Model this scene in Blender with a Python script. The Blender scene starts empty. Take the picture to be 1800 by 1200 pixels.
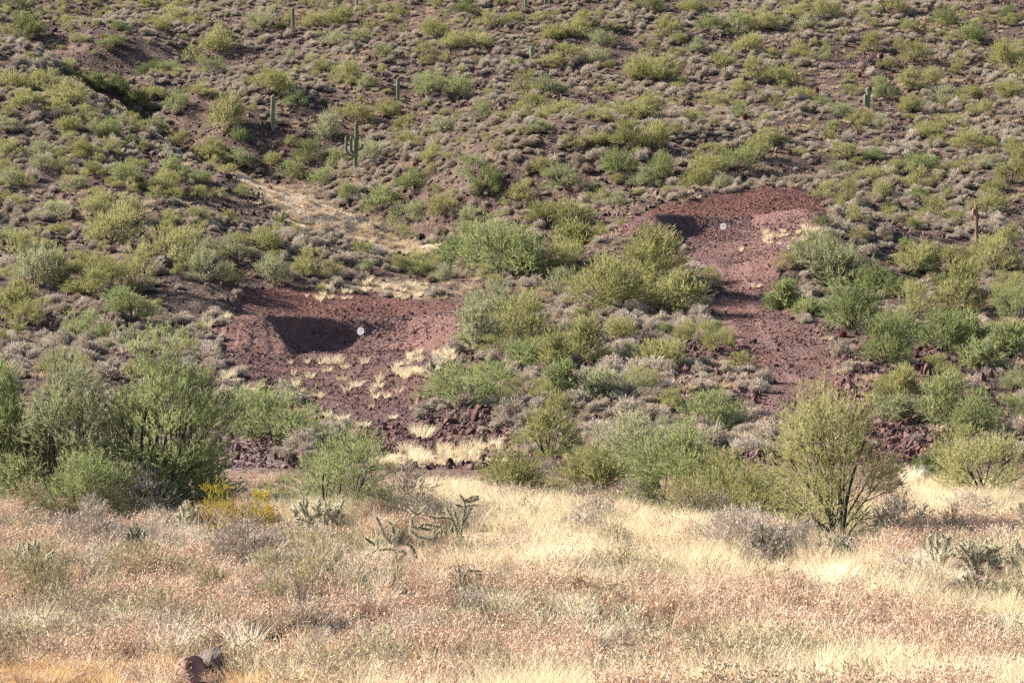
import bpy, math, random
import numpy as np
from mathutils import Vector

# ------------------------------------------------------------------ camera, light, exposure
scene = bpy.context.scene
col = scene.collection
F = 4200.0                    # focal length in pixels of an 1800 px wide picture
HORIZON = 450.0               # picture row of the horizon

cam_data = bpy.data.cameras.new("camera")
cam_data.sensor_width = 36.0
cam_data.lens = 36.0 * F / 1800.0
cam_data.shift_y = -(600.0 - HORIZON) / 1800.0
cam_data.clip_start = 0.5
cam_data.clip_end = 4000.0
cam = bpy.data.objects.new("camera", cam_data)
cam.rotation_euler = (math.radians(90), 0, 0)
col.objects.link(cam)
scene.camera = cam

SUN_EL = math.radians(32.0)
SUN_AZ = math.radians(-77.0)          # clockwise from +Y: from the left, a little beyond the scene

world = bpy.data.worlds.new("World")
scene.world = world
world.use_nodes = True
wn = world.node_tree
bg = wn.nodes["Background"]
sky = wn.nodes.new("ShaderNodeTexSky")
sky.sky_type = 'NISHITA'
sky.sun_disc = False
sky.sun_elevation = SUN_EL
sky.sun_rotation = SUN_AZ
sky.dust_density = 1.5
wn.links.new(sky.outputs[0], bg.inputs[0])
bg.inputs[1].default_value = 0.068

sun_data = bpy.data.lights.new("sun", 'SUN')
sun_data.energy = 5.0
sun_data.angle = math.radians(0.5)
sun_data.color = (1.0, 0.93, 0.82)
sun = bpy.data.objects.new("sun", sun_data)
sdir = Vector((math.sin(SUN_AZ) * math.cos(SUN_EL), math.cos(SUN_AZ) * math.cos(SUN_EL), math.sin(SUN_EL)))
sun.rotation_euler = sdir.to_track_quat('Z', 'Y').to_euler()
col.objects.link(sun)

scene.view_settings.view_transform = 'Standard'
scene.view_settings.look = 'None'
scene.view_settings.exposure = 1.88
scene.view_settings.gamma = 1.0
scene.view_settings.use_curve_mapping = False
scene.cycles.use_denoising = False
scene.cycles.filter_width = 1.4
scene.cycles.max_bounces = 5
scene.cycles.diffuse_bounces = 3
scene.cycles.transmission_bounces = 3
scene.cycles.transparent_max_bounces = 4

# ------------------------------------------------------------------ noise
def _hash(ix, iy, seed):
    h = (ix.astype(np.int64) * 374761393 + iy.astype(np.int64) * 668265263 + seed * 1442695041) & 0x7fffffff
    h = ((h ^ (h >> 13)) * 1274126177) & 0x7fffffff
    h = (h ^ (h >> 16)) & 0xffff
    return h / 65535.0

def vnoise(x, y, seed=0):
    ix, iy = np.floor(x), np.floor(y)
    fx, fy = x - ix, y - iy
    ux, uy = fx * fx * (3 - 2 * fx), fy * fy * (3 - 2 * fy)
    a, b = _hash(ix, iy, seed), _hash(ix + 1, iy, seed)
    c, d = _hash(ix, iy + 1, seed), _hash(ix + 1, iy + 1, seed)
    return (a * (1 - ux) + b * ux) * (1 - uy) + (c * (1 - ux) + d * ux) * uy

def fbm(x, y, seed=0, octaves=4):
    s, a, t = 0.0, 0.5, 0.0
    for k in range(octaves):
        s = s + a * vnoise(x, y, seed + 17 * k)
        t += a
        a *= 0.5
        x, y = x * 2.03 + 11.3, y * 2.03 + 5.7
    return s / t

# ------------------------------------------------------------------ terrain
CP = []
def cp(px, py, D):
    CP.append(((px - 900) / F * D, D, (HORIZON - py) / F * D))
def cw(X, D, z):
    CP.append((X, D, z))

# bank under and just before the viewer
for X in (-90, -45, -15, 0, 15, 45, 90):
    for D in (2, 14, 27):
        cw(X, D, -1.75 - 0.13 * D)
# foreground bench
for px in (-1500, -500, 100, 500, 900, 1300, 1700, 2300, 3300):
    cp(px, 1200, 38); cp(px, 1010, 50.5)
for px in (-700, 0, 400, 700): cp(px, 925, 60)
for px in (900, 1150, 1400): cp(px, 922, 61)
for px in (1600, 1800, 2500): cp(px, 922, 61)
cp(800, 888, 66); cp(1000, 902, 65); cp(1650, 884, 68); cp(1800, 884, 69); cp(1350, 915, 64)
# wash behind the bench
for px, py, D in ((850, 862, 78), (1100, 880, 74), (450, 850, 76), (-100, 850, 76), (-800, 840, 78), (1350, 850, 78), (1560, 855, 76), (1780, 850, 78), (2500, 850, 80)):
    cp(px, py, D)
for px, py, D in ((740, 802, 94), (430, 800, 93), (-100, 770, 96), (-900, 770, 98), (1000, 800, 93), (1230, 790, 96), (1500, 790, 92), (1750, 790, 96), (2500, 780, 98)):
    cp(px, py, D)
for px, py, D in ((600, 765, 104), (800, 765, 104), (950, 740, 110), (1150, 735, 110), (1330, 745, 104), (1500, 720, 108), (1750, 730, 110), (2500, 710, 112), (300, 720, 104), (-200, 700, 110), (-1000, 690, 112)):
    cp(px, py, D)
# left pad
for px, py, D in ((560, 700, 118), (700, 700, 118), (500, 650, 130), (640, 650, 130), (760, 650, 130), (560, 622, 140), (640, 620, 140), (720, 618, 140), (560, 604, 151), (640, 603, 151), (710, 602, 150), (400, 640, 130), (300, 630, 122)):
    cp(px, py, D)
cp(480, 545, 156); cp(600, 547, 157); cp(760, 545, 156); cp(480, 505, 163); cp(600, 505, 164); cp(750, 520, 163)
# middle ground between the two pads
for px, py, D in ((880, 640, 130), (1000, 650, 128), (1100, 620, 133), (900, 570, 146), (1050, 545, 150), (1180, 560, 146), (850, 500, 163), (1000, 490, 165), (1120, 450, 168), (950, 440, 178), (1080, 640, 128), (1200, 680, 118)):
    cp(px, py, D)
# right road and pad
for px, py, D in ((1400, 650, 125), (1360, 600, 136), (1300, 545, 150), (1280, 480, 160), (1300, 440, 167), (1200, 420, 172), (1270, 412, 176), (1340, 411, 175), (1490, 366, 173), (1500, 396, 166), (1470, 430, 163)):
    cp(px, py, D)
cp(1170, 365, 184); cp(1250, 362, 184); cp(1350, 362, 184); cp(1330, 331, 189); cp(1420, 340, 188); cp(1200, 352, 188)
for px, py, D in ((1560, 640, 126), (1560, 560, 144), (1560, 470, 160), (1560, 400, 173), (1750, 620, 130), (1750, 520, 150), (1750, 420, 171), (2400, 600, 133), (2400, 480, 155), (2400, 400, 175)):
    cp(px, py, D)
# main hillside
for px, dd in ((850, 0), (1150, -2), (1450, -3), (1750, -4), (2300, -6), (3000, -8)):
    cp(px, 300, 207 + dd - (4 if px > 1100 else 0))
    cp(px, 200, 240 + dd); cp(px, 100, 270 + dd); cp(px, 0, 303 + dd)
    cp(px, -150, 352 + dd); cp(px, -260, 400 + dd)
cp(850, 390, 190); cp(1000, 380, 189)
# left spur: near face
for px, py, D in ((150, 560, 142), (0, 560, 142), (-500, 550, 143), (150, 460, 163), (330, 480, 160), (0, 450, 165), (-500, 440, 166), (450, 440, 170), (600, 440, 174), (200, 360, 182), (0, 340, 185), (-500, 320, 188), (400, 370, 186), (560, 400, 187),
                  (100, 250, 203), (-300, 220, 208), (250, 290, 199), (50, 160, 226), (-300, 120, 236), (720, 450, 180)):
    cp(px, py, D)
# left spur: crest, then the gully behind it
crest = [(780, 432, 188), (640, 388, 195), (520, 354, 201), (420, 322, 206), (330, 282, 213), (260, 237, 222), (200, 187, 232), (130, 130, 245), (60, 88, 258), (-20, 60, 266), (-300, 0, 285)]
for px, py, D in crest:
    cp(px, py, D)
for (px, py, D), drop, back in zip(crest[:-1], (2.2, 4.0, 5.0, 5.4, 5.6, 5.8, 6.0, 6.0, 5.0, 3.0), (9, 9, 10, 10, 10, 11, 12, 12, 12, 12)):
    z = (HORIZON - py) / F * D - drop
    cw((px - 900) / F * D + 3.5, D + back, z)
for px, py, D in ((700, 340, 218), (625, 305, 226), (480, 228, 243), (390, 226, 243), (300, 190, 254), (560, 200, 247), (700, 180, 250), (350, 110, 280), (520, 55, 290), (680, 60, 285), (250, 40, 305), (500, 0, 312), (200, -20, 330), (-100, -60, 345), (-600, -120, 360), (0, 20, 312), (500, -150, 365), (0, -150, 380), (-700, -230, 400), (500, -260, 410), (-700, -300, 450)):
    cp(px, py, D)
# second, farther spur with its shaded near side
for px, py, D in ((95, 58, 287), (170, 85, 279), (240, 140, 266)):
    cp(px, py, D)
for px, py, D in ((60, 84, 276), (140, 122, 268), (215, 160, 260)):
    cw((px - 900) / F * D, D - 2, (HORIZON - py) / F * D - 1.6)

CP = np.array(CP, float)
def _U(r2):
    return np.where(r2 > 1e-9, r2 * np.log(np.maximum(r2, 1e-9)), 0.0)
SC = 100.0
_cx, _cy, _cz = CP[:, 0] / SC, CP[:, 1] / SC, CP[:, 2]
n = len(CP)
A = np.zeros((n + 3, n + 3))
A[:n, :n] = _U((_cx[:, None] - _cx[None]) ** 2 + (_cy[:, None] - _cy[None]) ** 2) + np.eye(n) * 2e-4
A[:n, n] = 1; A[:n, n + 1] = _cx; A[:n, n + 2] = _cy
A[n:, :n] = A[:n, n:].T
_w = np.linalg.solve(A, np.concatenate([_cz, np.zeros(3)]))
GX0, GX1, GY0, GY1, GS = -300, 300, -10, 480, 2.0
_gx = np.arange(GX0, GX1 + GS, GS); _gy = np.arange(GY0, GY1 + GS, GS)
_GXX, _GYY = np.meshgrid(_gx / SC, _gy / SC)
GZ = _w[n] + _w[n + 1] * _GXX + _w[n + 2] * _GYY
for i in range(n):
    GZ += _w[i] * _U((_GXX - _cx[i]) ** 2 + (_GYY - _cy[i]) ** 2)

def base_h(X, Y):
    u = np.clip((X - GX0) / GS, 1.001, len(_gx) - 3.001)
    v = np.clip((Y - GY0) / GS, 1.001, len(_gy) - 3.001)
    iu, iv = np.floor(u).astype(int), np.floor(v).astype(int)
    fu, fv = u - iu, v - iv
    def wts(t):
        return (-0.5 * t + t * t - 0.5 * t ** 3, 1 - 2.5 * t * t + 1.5 * t ** 3, 0.5 * t + 2 * t * t - 1.5 * t ** 3, -0.5 * t * t + 0.5 * t ** 3)
    wu, wv = wts(fu), wts(fv)
    out = 0.0
    for a in range(4):
        row = 0.0
        for b in range(4):
            row = row + wu[b] * GZ[iv + a - 1, iu + b - 1]
        out = out + wv[a] * row
    return out

def wpt(px, py, D):
    return ((px - 900) / F * D, D, (HORIZON - py) / F * D)

# berm ridges: (px, py, distance, slope of its sides)
BERM_L = [(494, 607, 139.5, .85), (474, 580, 143, .95), (452, 553, 147, 1.1), (510, 555, 150.2, 1.4), (568, 557, 153.0, 1.45), (640, 557, 153.8, 1.45), (728, 556, 154.3, 1.35), (782, 550, 151.3, .7), (803, 551, 147, .5), (825, 575, 141, .45)]
BERM_L_END = [(452, 553, 147, .7), (420, 556, 146.5, .62), (396, 572, 144, .58), (374, 598, 141, .55)]
BERM_R = [(1180, 415, 170.5, .8), (1161, 395, 172, .9), (1142, 376, 174, 1.05), (1174, 377, 176.4, 1.4), (1206, 378, 178.8, 1.4), (1260, 379.5, 179.4, 1.4), (1330, 378, 179.8, 1.35), (1372, 372, 177.6, .72), (1410, 366, 175, .5), (1440, 374, 170, .42), (1450, 398, 164, .42)]
BERM_R_END = [(1142, 376, 174, .7), (1112, 388, 173, .62), (1070, 411, 171, .6)]
BERM_L_FRONT = [(452, 553, 147, .7), (434, 568, 143.5, .6), (428, 603, 139.5, .55)]
BERM_L_FRONT2 = [(436, 554, 146.8, .7), (412, 570, 143.5, .6), (402, 602, 140, .55)]
BERM_L_FRONT3 = [(452, 553, 147, .8), (455, 574, 143.2, .7), (462, 605, 139.5, .7)]
BERM_R_FRONT = [(1142, 376, 174, .7), (1126, 395, 171.6, .6), (1118, 418, 169, .55)]
BERM_R_FRONT2 = [(1142, 376, 174, .8), (1146, 396, 171.6, .7), (1152, 418, 169.3, .65)]
BERMS = []
for pts in (BERM_L, BERM_R, BERM_L_END, BERM_R_END, BERM_L_FRONT, BERM_L_FRONT2, BERM_L_FRONT3, BERM_R_FRONT, BERM_R_FRONT2):
    BERMS.append([wpt(a, b, d) + (k,) for a, b, d, k in pts])

def berm_h(X, Y, H):
    for pts in BERMS:
        xs = [p[0] for p in pts]; ys = [p[1] for p in pts]
        m = (X > min(xs) - 8) & (X < max(xs) + 8) & (Y > min(ys) - 8) & (Y < max(ys) + 8)
        if not m.any():
            continue
        x, y = X[m], Y[m]
        best = np.full(x.shape, -1e9)
        for (x0, y0, z0, k0), (x1, y1, z1, k1) in zip(pts[:-1], pts[1:]):
            dx, dy = x1 - x0, y1 - y0
            t = np.clip(((x - x0) * dx + (y - y0) * dy) / (dx * dx + dy * dy), 0, 1)
            d = np.hypot(x - (x0 + dx * t), y - (y0 + dy * t))
            d = d + (fbm(x * 0.9, y * 0.9, 41, 3) - 0.5) * 0.28
            d = np.maximum(0, d - 0.34)
            prof = z0 + (z1 - z0) * t - (k0 + (k1 - k0) * t) * d
            best = np.maximum(best, prof)
        best = best + (fbm(x * 2.2, y * 2.2, 43, 3) - 0.5) * 0.13
        h = H[m]
        H[m] = np.maximum(h, best)
    return H

def tpoly(pxs):
    """picture polygon -> polygon on the ground"""
    pts = ray_ground(np.array([p[0] for p in pxs], float), np.array([p[1] for p in pxs], float))
    return pts[:, :2]

def inside(poly, X, Y):
    r = np.zeros(X.shape, bool)
    k = len(poly)
    for i in range(k):
        x0, y0 = poly[i]; x1, y1 = poly[(i + 1) % k]
        c = ((y0 > Y) != (y1 > Y)) & (X < (x1 - x0) * (Y - y0) / (y1 - y0 + 1e-12) + x0)
        r ^= c
    return r

def poly_dist(poly, X, Y):
    d = np.full(X.shape, 1e9)
    k = len(poly)
    for i in range(k):
        x0, y0 = poly[i]; x1, y1 = poly[(i + 1) % k]
        dx, dy = x1 - x0, y1 - y0
        t = np.clip(((X - x0) * dx + (Y - y0) * dy) / (dx * dx + dy * dy + 1e-9), 0, 1)
        d = np.minimum(d, np.hypot(X - x0 - dx * t, Y - y0 - dy * t))
    return np.where(inside(poly, X, Y), d, -d)      # positive inside

def smooth(a, b, x):
    t = np.clip((x - a) / (b - a), 0, 1)
    return t * t * (3 - 2 * t)

def height(X, Y):
    X = np.asarray(X, float); Y = np.asarray(Y, float)
    H = base_h(X, Y)
    far = smooth(80, 190, Y)
    H = H + (fbm(X * 0.16, Y * 0.16, 3, 4) - 0.5) * (0.35 + 1.1 * far) * smooth(30, 60, Y) * soft(X, Y)
    H = H + (fbm(X * 0.22, Y * 0.22, 13, 3) - 0.5) * 1.1 * smooth(48, 60, Y) * (1 - smooth(74, 90, Y))
    H = H + (fbm(X * 0.9, Y * 0.9, 9, 3) - 0.5) * (0.12 + 0.28 * far) * (0.25 + 0.75 * soft(X, Y))
    return berm_h(X, Y, H)

def soft(X, Y):
    """little relief on the graded pads and roads"""
    if not RED:
        return np.ones(np.shape(X))
    return 1 - 0.85 * red_mask(X, Y)

RED = []
def red_mask(X, Y):
    out = np.zeros(np.shape(X))
    for poly in RED:
        m = (X > poly[:, 0].min() - 4) & (X < poly[:, 0].max() + 4) & (Y > poly[:, 1].min() - 4) & (Y < poly[:, 1].max() + 4)
        if m.any():
            x, y = X[m], Y[m]
            d = poly_dist(poly, x, y) + (fbm(x * 0.7, y * 0.7, 77, 4) - 0.5) * 3.0
            out[m] = np.maximum(out[m], smooth(-0.5, 0.7, d))
    return out

def ray_ground(px, py, D0=20.0):
    """ground points seen at picture positions"""
    px = np.asarray(px, float); py = np.asarray(py, float)
    a, s = (px - 900) / F, (HORIZON - py) / F
    D = np.full(px.shape, D0); done = np.zeros(px.shape, bool); res = np.full(px.shape, 430.0)
    while D.max() < 430 and not done.all():
        below = (s * D <= berm_h(a * D, D, base_h(a * D, D))) & ~done
        res[below] = D[below]
        done |= below
        D = D + np.maximum(0.25, D * 0.006)
    lo, hi = res * 0.97, res * 1.02
    for _ in range(11):
        mid = (lo + hi) / 2
        b = s * mid <= height(a * mid, mid)
        hi = np.where(b, mid, hi); lo = np.where(b, lo, mid)
    return np.stack([a * hi, hi, height(a * hi, hi)], 1)

def project(P):
    return np.stack([900 + P[:, 0] / P[:, 1] * F, HORIZON - P[:, 2] / P[:, 1] * F], 1)

_polys = [
    [(378, 606), (395, 566), (425, 552), (410, 524), (425, 507), (480, 504), (560, 506), (640, 512), (700, 522), (760, 530), (832, 536), (822, 560), (806, 600), (792, 640), (762, 662), (745, 690), (762, 728), (850, 755), (905, 764), (895, 788), (800, 786), (700, 788), (640, 778), (592, 742), (560, 718), (520, 690), (430, 662), (380, 640)],
    [(1058, 414), (1140, 370), (1215, 348), (1330, 332), (1420, 336), (1452, 356), (1452, 398), (1404, 420), (1384, 470), (1356, 520), (1404, 552), (1450, 600), (1490, 650), (1522, 700), (1490, 726), (1420, 716), (1340, 758), (1290, 758), (1328, 700), (1312, 640), (1262, 592), (1247, 545), (1247, 490), (1190, 430), (1100, 418)],
    [(1490, 715), (1560, 732), (1612, 800), (1640, 846), (1560, 866), (1530, 800)],
]
_r = [tpoly(p) for p in _polys]
RED.extend(_r)
GRAVEL = [tpoly([(360, 770), (405, 752), (505, 796), (460, 830), (370, 835)]), tpoly([(200, 632), (260, 622), (320, 632), (300, 642), (220, 645)])]
STRAW = [tpoly(p) for p in (
    [(670, 872), (800, 868), (900, 886), (1160, 916), (1250, 960), (1500, 985), (1540, 1030), (1500, 1055), (1200, 1050), (1050, 1015), (850, 1010), (815, 930), (700, 905)],
    [(1540, 868), (1820, 866), (1840, 915), (1700, 950), (1600, 915)],
    [(640, 808), (720, 790), (910, 786), (890, 806), (760, 820), (660, 824)],
    [(1330, 412), (1400, 404), (1452, 402), (1440, 424), (1380, 436), (1345, 425)],
    [(560, 505), (640, 498), (700, 492), (780, 512), (750, 530), (660, 520)],
    [(680, 655), (720, 622), (790, 612), (800, 632), (740, 680)],
    [(370, 668), (420, 660), (470, 690), (440, 704), (380, 690)],
    [(350, 568), (400, 555), (412, 560), (370, 580)],
)]
STRAW.append(np.array([wpt(*q)[:2] for q in ((330, 282, 214), (420, 322, 207.5), (520, 354, 202.5), (640, 388, 196.5), (780, 432, 189.5), (800, 442, 183), (740, 456, 179.5), (640, 440, 180.5), (530, 412, 184), (430, 366, 193), (340, 306, 206), (270, 250, 217))]))
def straw_mask(X, Y):
    out = np.zeros(np.shape(X))
    for poly in STRAW:
        m = (X > poly[:, 0].min() - 4) & (X < poly[:, 0].max() + 4) & (Y > poly[:, 1].min() - 4) & (Y < poly[:, 1].max() + 4)
        if m.any():
            d = poly_dist(poly, X[m], Y[m]) + (fbm(X[m] * 0.6, Y[m] * 0.6, 55, 3) - 0.5) * 2.5
            out[m] = np.maximum(out[m], smooth(-0.6, 0.9, d))
    return out
def gravel_mask(X, Y):
    out = np.zeros(np.shape(X))
    for poly in GRAVEL:
        m = (X > poly[:, 0].min() - 4) & (X < poly[:, 0].max() + 4) & (Y > poly[:, 1].min() - 4) & (Y < poly[:, 1].max() + 4)
        if m.any():
            d = poly_dist(poly, X[m], Y[m]) + (fbm(X[m] * 0.8, Y[m] * 0.8, 56, 3) - 0.5) * 1.5
            out[m] = np.maximum(out[m], smooth(-0.4, 0.5, d))
    return out

# ------------------------------------------------------------------ materials
def new_mat(name):
    m = bpy.data.materials.new(name)
    m.use_nodes = True
    nt = m.node_tree
    nt.nodes.remove(nt.nodes["Principled BSDF"])
    return m, nt, nt.nodes["Material Output"]

def ramp(nt, stops):
    r = nt.nodes.new("ShaderNodeValToRGB")
    e = r.color_ramp.elements
    while len(e) < len(stops):
        e.new(0.5)
    for i, (p, c) in enumerate(stops):
        e[i].position = p
        e[i].color = tuple(c) + (1,)
    return r

def plant_mat(name, c1, c2, c3=None, trans=0.3, dirt=0.25, scale=2.0):
    """diffuse + translucent leaf; tint varies per plant (object random) and from clump to clump"""
    m, nt, out = new_mat(name)
    L = nt.links
    oi = nt.nodes.new("ShaderNodeObjectInfo")
    geo = nt.nodes.new("ShaderNodeNewGeometry")
    tc = nt.nodes.new("ShaderNodeTexCoord")
    no = nt.nodes.new("ShaderNodeTexNoise"); no.inputs["Scale"].default_value = scale; no.inputs["Detail"].default_value = 2
    L.new(tc.outputs["Object"], no.inputs["Vector"])
    a1 = nt.nodes.new("ShaderNodeMath"); a1.operation = 'MULTIPLY'; a1.inputs[1].default_value = 0.38
    L.new(oi.outputs["Random"], a1.inputs[0])
    a2 = nt.nodes.new("ShaderNodeMath"); a2.operation = 'MULTIPLY_ADD'; a2.inputs[1].default_value = 0.42
    L.new(no.outputs["Fac"], a2.inputs[0]); L.new(a1.outputs[0], a2.inputs[2])
    a3 = nt.nodes.new("ShaderNodeMath"); a3.operation = 'MULTIPLY_ADD'; a3.inputs[1].default_value = dirt
    L.new(geo.outputs["Random Per Island"], a3.inputs[0]); L.new(a2.outputs[0], a3.inputs[2])
    st = [(0.15, c1), (0.85, c2)] if c3 is None else [(0.12, c1), (0.5, c2), (0.9, c3)]
    r = ramp(nt, st)
    L.new(a3.outputs[0], r.inputs[0])
    d = nt.nodes.new("ShaderNodeBsdfDiffuse"); t = nt.nodes.new("ShaderNodeBsdfTranslucent")
    L.new(r.outputs[0], d.inputs[0]); L.new(r.outputs[0], t.inputs[0])
    mx = nt.nodes.new("ShaderNodeMixShader"); mx.inputs[0].default_value = trans
    L.new(d.outputs[0], mx.inputs[1]); L.new(t.outputs[0], mx.inputs[2])
    L.new(mx.outputs[0], out.inputs[0])
    return m

def solid_mat(name, c1, c2, scale=6.0, rough=0.9, bump=0.3, detail=6, c3=None, isl=0.0):
    m, nt, out = new_mat(name)
    L = nt.links
    b = nt.nodes.new("ShaderNodeBsdfPrincipled")
    tc = nt.nodes.new("ShaderNodeTexCoord"); oi = nt.nodes.new("ShaderNodeObjectInfo")
    no = nt.nodes.new("ShaderNodeTexNoise"); no.inputs["Scale"].default_value = scale; no.inputs["Detail"].default_value = detail
    L.new(tc.outputs["Object"], no.inputs["Vector"])
    a = nt.nodes.new("ShaderNodeMath"); a.operation = 'MULTIPLY_ADD'; a.inputs[1].default_value = 0.45
    L.new(oi.outputs["Random"], a.inputs[0])
    s = nt.nodes.new("ShaderNodeMath"); s.operation = 'SUBTRACT'; s.inputs[1].default_value = 0.22
    L.new(no.outputs["Fac"], s.inputs[0]); L.new(s.outputs[0], a.inputs[2])
    r = ramp(nt, [(0.2, c1), (0.8, c2)] if c3 is None else [(0.2, c1), (0.55, c2), (0.85, c3)])
    L.new(a.outputs[0], r.inputs[0]); L.new(r.outputs[0], b.inputs["Base Color"])
    b.inputs["Roughness"].default_value = rough
    b.inputs["Specular IOR Level"].default_value = 0.2
    bp = nt.nodes.new("ShaderNodeBump"); bp.inputs["Strength"].default_value = bump; bp.inputs["Distance"].default_value = 0.05
    n2 = nt.nodes.new("ShaderNodeTexNoise"); n2.inputs["Scale"].default_value = scale * 3; n2.inputs["Detail"].default_value = 5
    L.new(tc.outputs["Object"], n2.inputs["Vector"]); L.new(n2.outputs["Fac"], bp.inputs["Height"]); L.new(bp.outputs[0], b.inputs["Normal"])
    L.new(b.outputs[0], out.inputs[0])
    return m

LEAF = [
    plant_mat("leaf_olive", (0.170, 0.168, 0.066), (0.260, 0.250, 0.104), (0.345, 0.325, 0.155), trans=0.46),
    plant_mat("leaf_green", (0.130, 0.156, 0.064), (0.206, 0.232, 0.098), (0.285, 0.302, 0.145), trans=0.46),
    plant_mat("leaf_dark_green", (0.085, 0.105, 0.042), (0.142, 0.160, 0.066), (0.205, 0.220, 0.098), trans=0.46),
    plant_mat("leaf_grey_green", (0.170, 0.188, 0.094), (0.255, 0.260, 0.145), (0.335, 0.332, 0.200), trans=0.46),
]
M_GREY = plant_mat("dry_brittlebush", (0.150, 0.112, 0.078), (0.300, 0.248, 0.194), (0.470, 0.415, 0.350), trans=0.3, dirt=0.4, scale=3)
M_STRAW = plant_mat("straw_grass", (0.40, 0.31, 0.185), (0.60, 0.50, 0.33), (0.76, 0.68, 0.50), trans=0.35, dirt=0.4)
M_HILLGRASS = plant_mat("hill_grass", (0.26, 0.18, 0.105), (0.40, 0.30, 0.195), (0.54, 0.44, 0.31), trans=0.3, dirt=0.4)
M_SPUR = plant_mat("spur_grass", (0.32, 0.24, 0.15), (0.47, 0.37, 0.25), (0.60, 0.49, 0.35), trans=0.3, dirt=0.4)
M_BRIGHT = plant_mat("bleached_straw", (0.56, 0.47, 0.31), (0.74, 0.66, 0.48), (0.82, 0.77, 0.62), trans=0.35, dirt=0.4)
M_TAN = plant_mat("tan_grass", (0.40, 0.24, 0.10), (0.56, 0.37, 0.19), (0.68, 0.50, 0.30), trans=0.35, dirt=0.4)
M_RUSSET = plant_mat("russet_seed_heads", (0.16, 0.074, 0.044), (0.38, 0.212, 0.132), (0.57, 0.410, 0.300), trans=0.25, dirt=0.6)
M_STEM = plant_mat("dry_stem", (0.17, 0.130, 0.092), (0.38, 0.30, 0.220), (0.60, 0.51, 0.40), trans=0.15, dirt=0.5)
M_PALE = plant_mat("pale_grey_twig", (0.16, 0.125, 0.10), (0.27, 0.225, 0.185), (0.41, 0.355, 0.305), trans=0.15, dirt=0.5)
M_DRYOLIVE = plant_mat("dry_olive_leaf", (0.19, 0.16, 0.08), (0.29, 0.25, 0.14), (0.40, 0.36, 0.24), trans=0.25, dirt=0.4)
M_GOLD = plant_mat("golden_leaf", (0.22, 0.22, 0.03), (0.35, 0.28, 0.03), (0.46, 0.31, 0.05), trans=0.35, dirt=0.4)
M_BARK = solid_mat("green_grey_bark", (0.030, 0.032, 0.018), (0.085, 0.080, 0.050), scale=9, bump=0.4)
M_PALEBARK = solid_mat("pale_dead_wood", (0.22, 0.19, 0.16), (0.42, 0.38, 0.33), scale=9, bump=0.4)
M_TWIGDARK = solid_mat("dark_twig", (0.045, 0.035, 0.028), (0.11, 0.085, 0.065), scale=9, bump=0.2)
M_ROCK = solid_mat("volcanic_rock", (0.026, 0.016, 0.014), (0.075, 0.043, 0.036), scale=2.5, bump=0.6, c3=(0.16, 0.10, 0.085))
M_REDROCK = solid_mat("red_rock", (0.042, 0.020, 0.018), (0.092, 0.046, 0.041), scale=2.5, bump=0.6, c3=(0.19, 0.115, 0.102))
M_PINK = solid_mat("pink_boulder_stone", (0.085, 0.044, 0.036), (0.23, 0.130, 0.108), scale=4.5, bump=1.0, c3=(0.34, 0.25, 0.22))
M_GREYROCK = solid_mat("grey_boulder_stone", (0.075, 0.055, 0.048), (0.17, 0.135, 0.12), scale=4.5, bump=1.0, c3=(0.30, 0.26, 0.235))
M_CHOLLA = solid_mat("cholla_skin", (0.080, 0.082, 0.048), (0.19, 0.185, 0.115), scale=14, bump=0.3)
M_SPINE = plant_mat("pale_spines", (0.36, 0.32, 0.22), (0.52, 0.47, 0.34), (0.62, 0.57, 0.44), trans=0.3, dirt=0.5)
M_SAGUARO = solid_mat("saguaro_skin", (0.110, 0.128, 0.074), (0.215, 0.225, 0.140), scale=3, bump=0.2)
M_DEADSAG = solid_mat("dead_saguaro_wood", (0.14, 0.085, 0.05), (0.30, 0.20, 0.13), scale=3, bump=0.5)
M_BARREL = solid_mat("red_spined_barrel", (0.050, 0.018, 0.014), (0.13, 0.045, 0.033), scale=9, bump=0.6)
M_STEEL = solid_mat("rusty_steel", (0.10, 0.055, 0.04), (0.19, 0.11, 0.085), scale=20, bump=0.1, rough=0.7)
def gong_mat(name, splash):
    m, nt, out = new_mat(name)
    L = nt.links
    b = nt.nodes.new("ShaderNodeBsdfPrincipled"); b.inputs["Roughness"].default_value = 0.55
    tc = nt.nodes.new("ShaderNodeTexCoord")
    no = nt.nodes.new("ShaderNodeTexNoise"); no.inputs["Scale"].default_value = 7; no.inputs["Detail"].default_value = 5
    L.new(tc.outputs["Object"], no.inputs["Vector"])
    r = ramp(nt, [(0.30, (0.20, 0.185, 0.19)), (0.46, (0.30, 0.275, 0.275)), (0.7, (0.37, 0.345, 0.345))])
    L.new(no.outputs["Fac"], r.inputs[0])
    # grey lead splashes where it has been hit
    ln = nt.nodes.new("ShaderNodeVectorMath"); ln.operation = 'LENGTH'; L.new(tc.outputs["Object"], ln.inputs[0])
    ad = nt.nodes.new("ShaderNodeMath"); ad.operation = 'MULTIPLY_ADD'; ad.inputs[1].default_value = 0.22; L.new(no.outputs["Fac"], ad.inputs[0]); L.new(ln.outputs["Value"], ad.inputs[2])
    r2 = ramp(nt, [(0.19, (1, 1, 1)), (0.26, (0, 0, 0))]); L.new(ad.outputs[0], r2.inputs[0])
    mu = nt.nodes.new("ShaderNodeMath"); mu.operation = 'MULTIPLY'; mu.inputs[1].default_value = splash; L.new(r2.outputs[0], mu.inputs[0])
    mx = nt.nodes.new("ShaderNodeMix"); mx.data_type = 'RGBA'; L.new(mu.outputs[0], mx.inputs[0]); L.new(r.outputs[0], mx.inputs[6]); mx.inputs[7].default_value = (0.20, 0.20, 0.225, 1)
    L.new(mx.outputs[2], b.inputs["Base Color"]); L.new(b.outputs[0], out.inputs[0])
    return m
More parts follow.
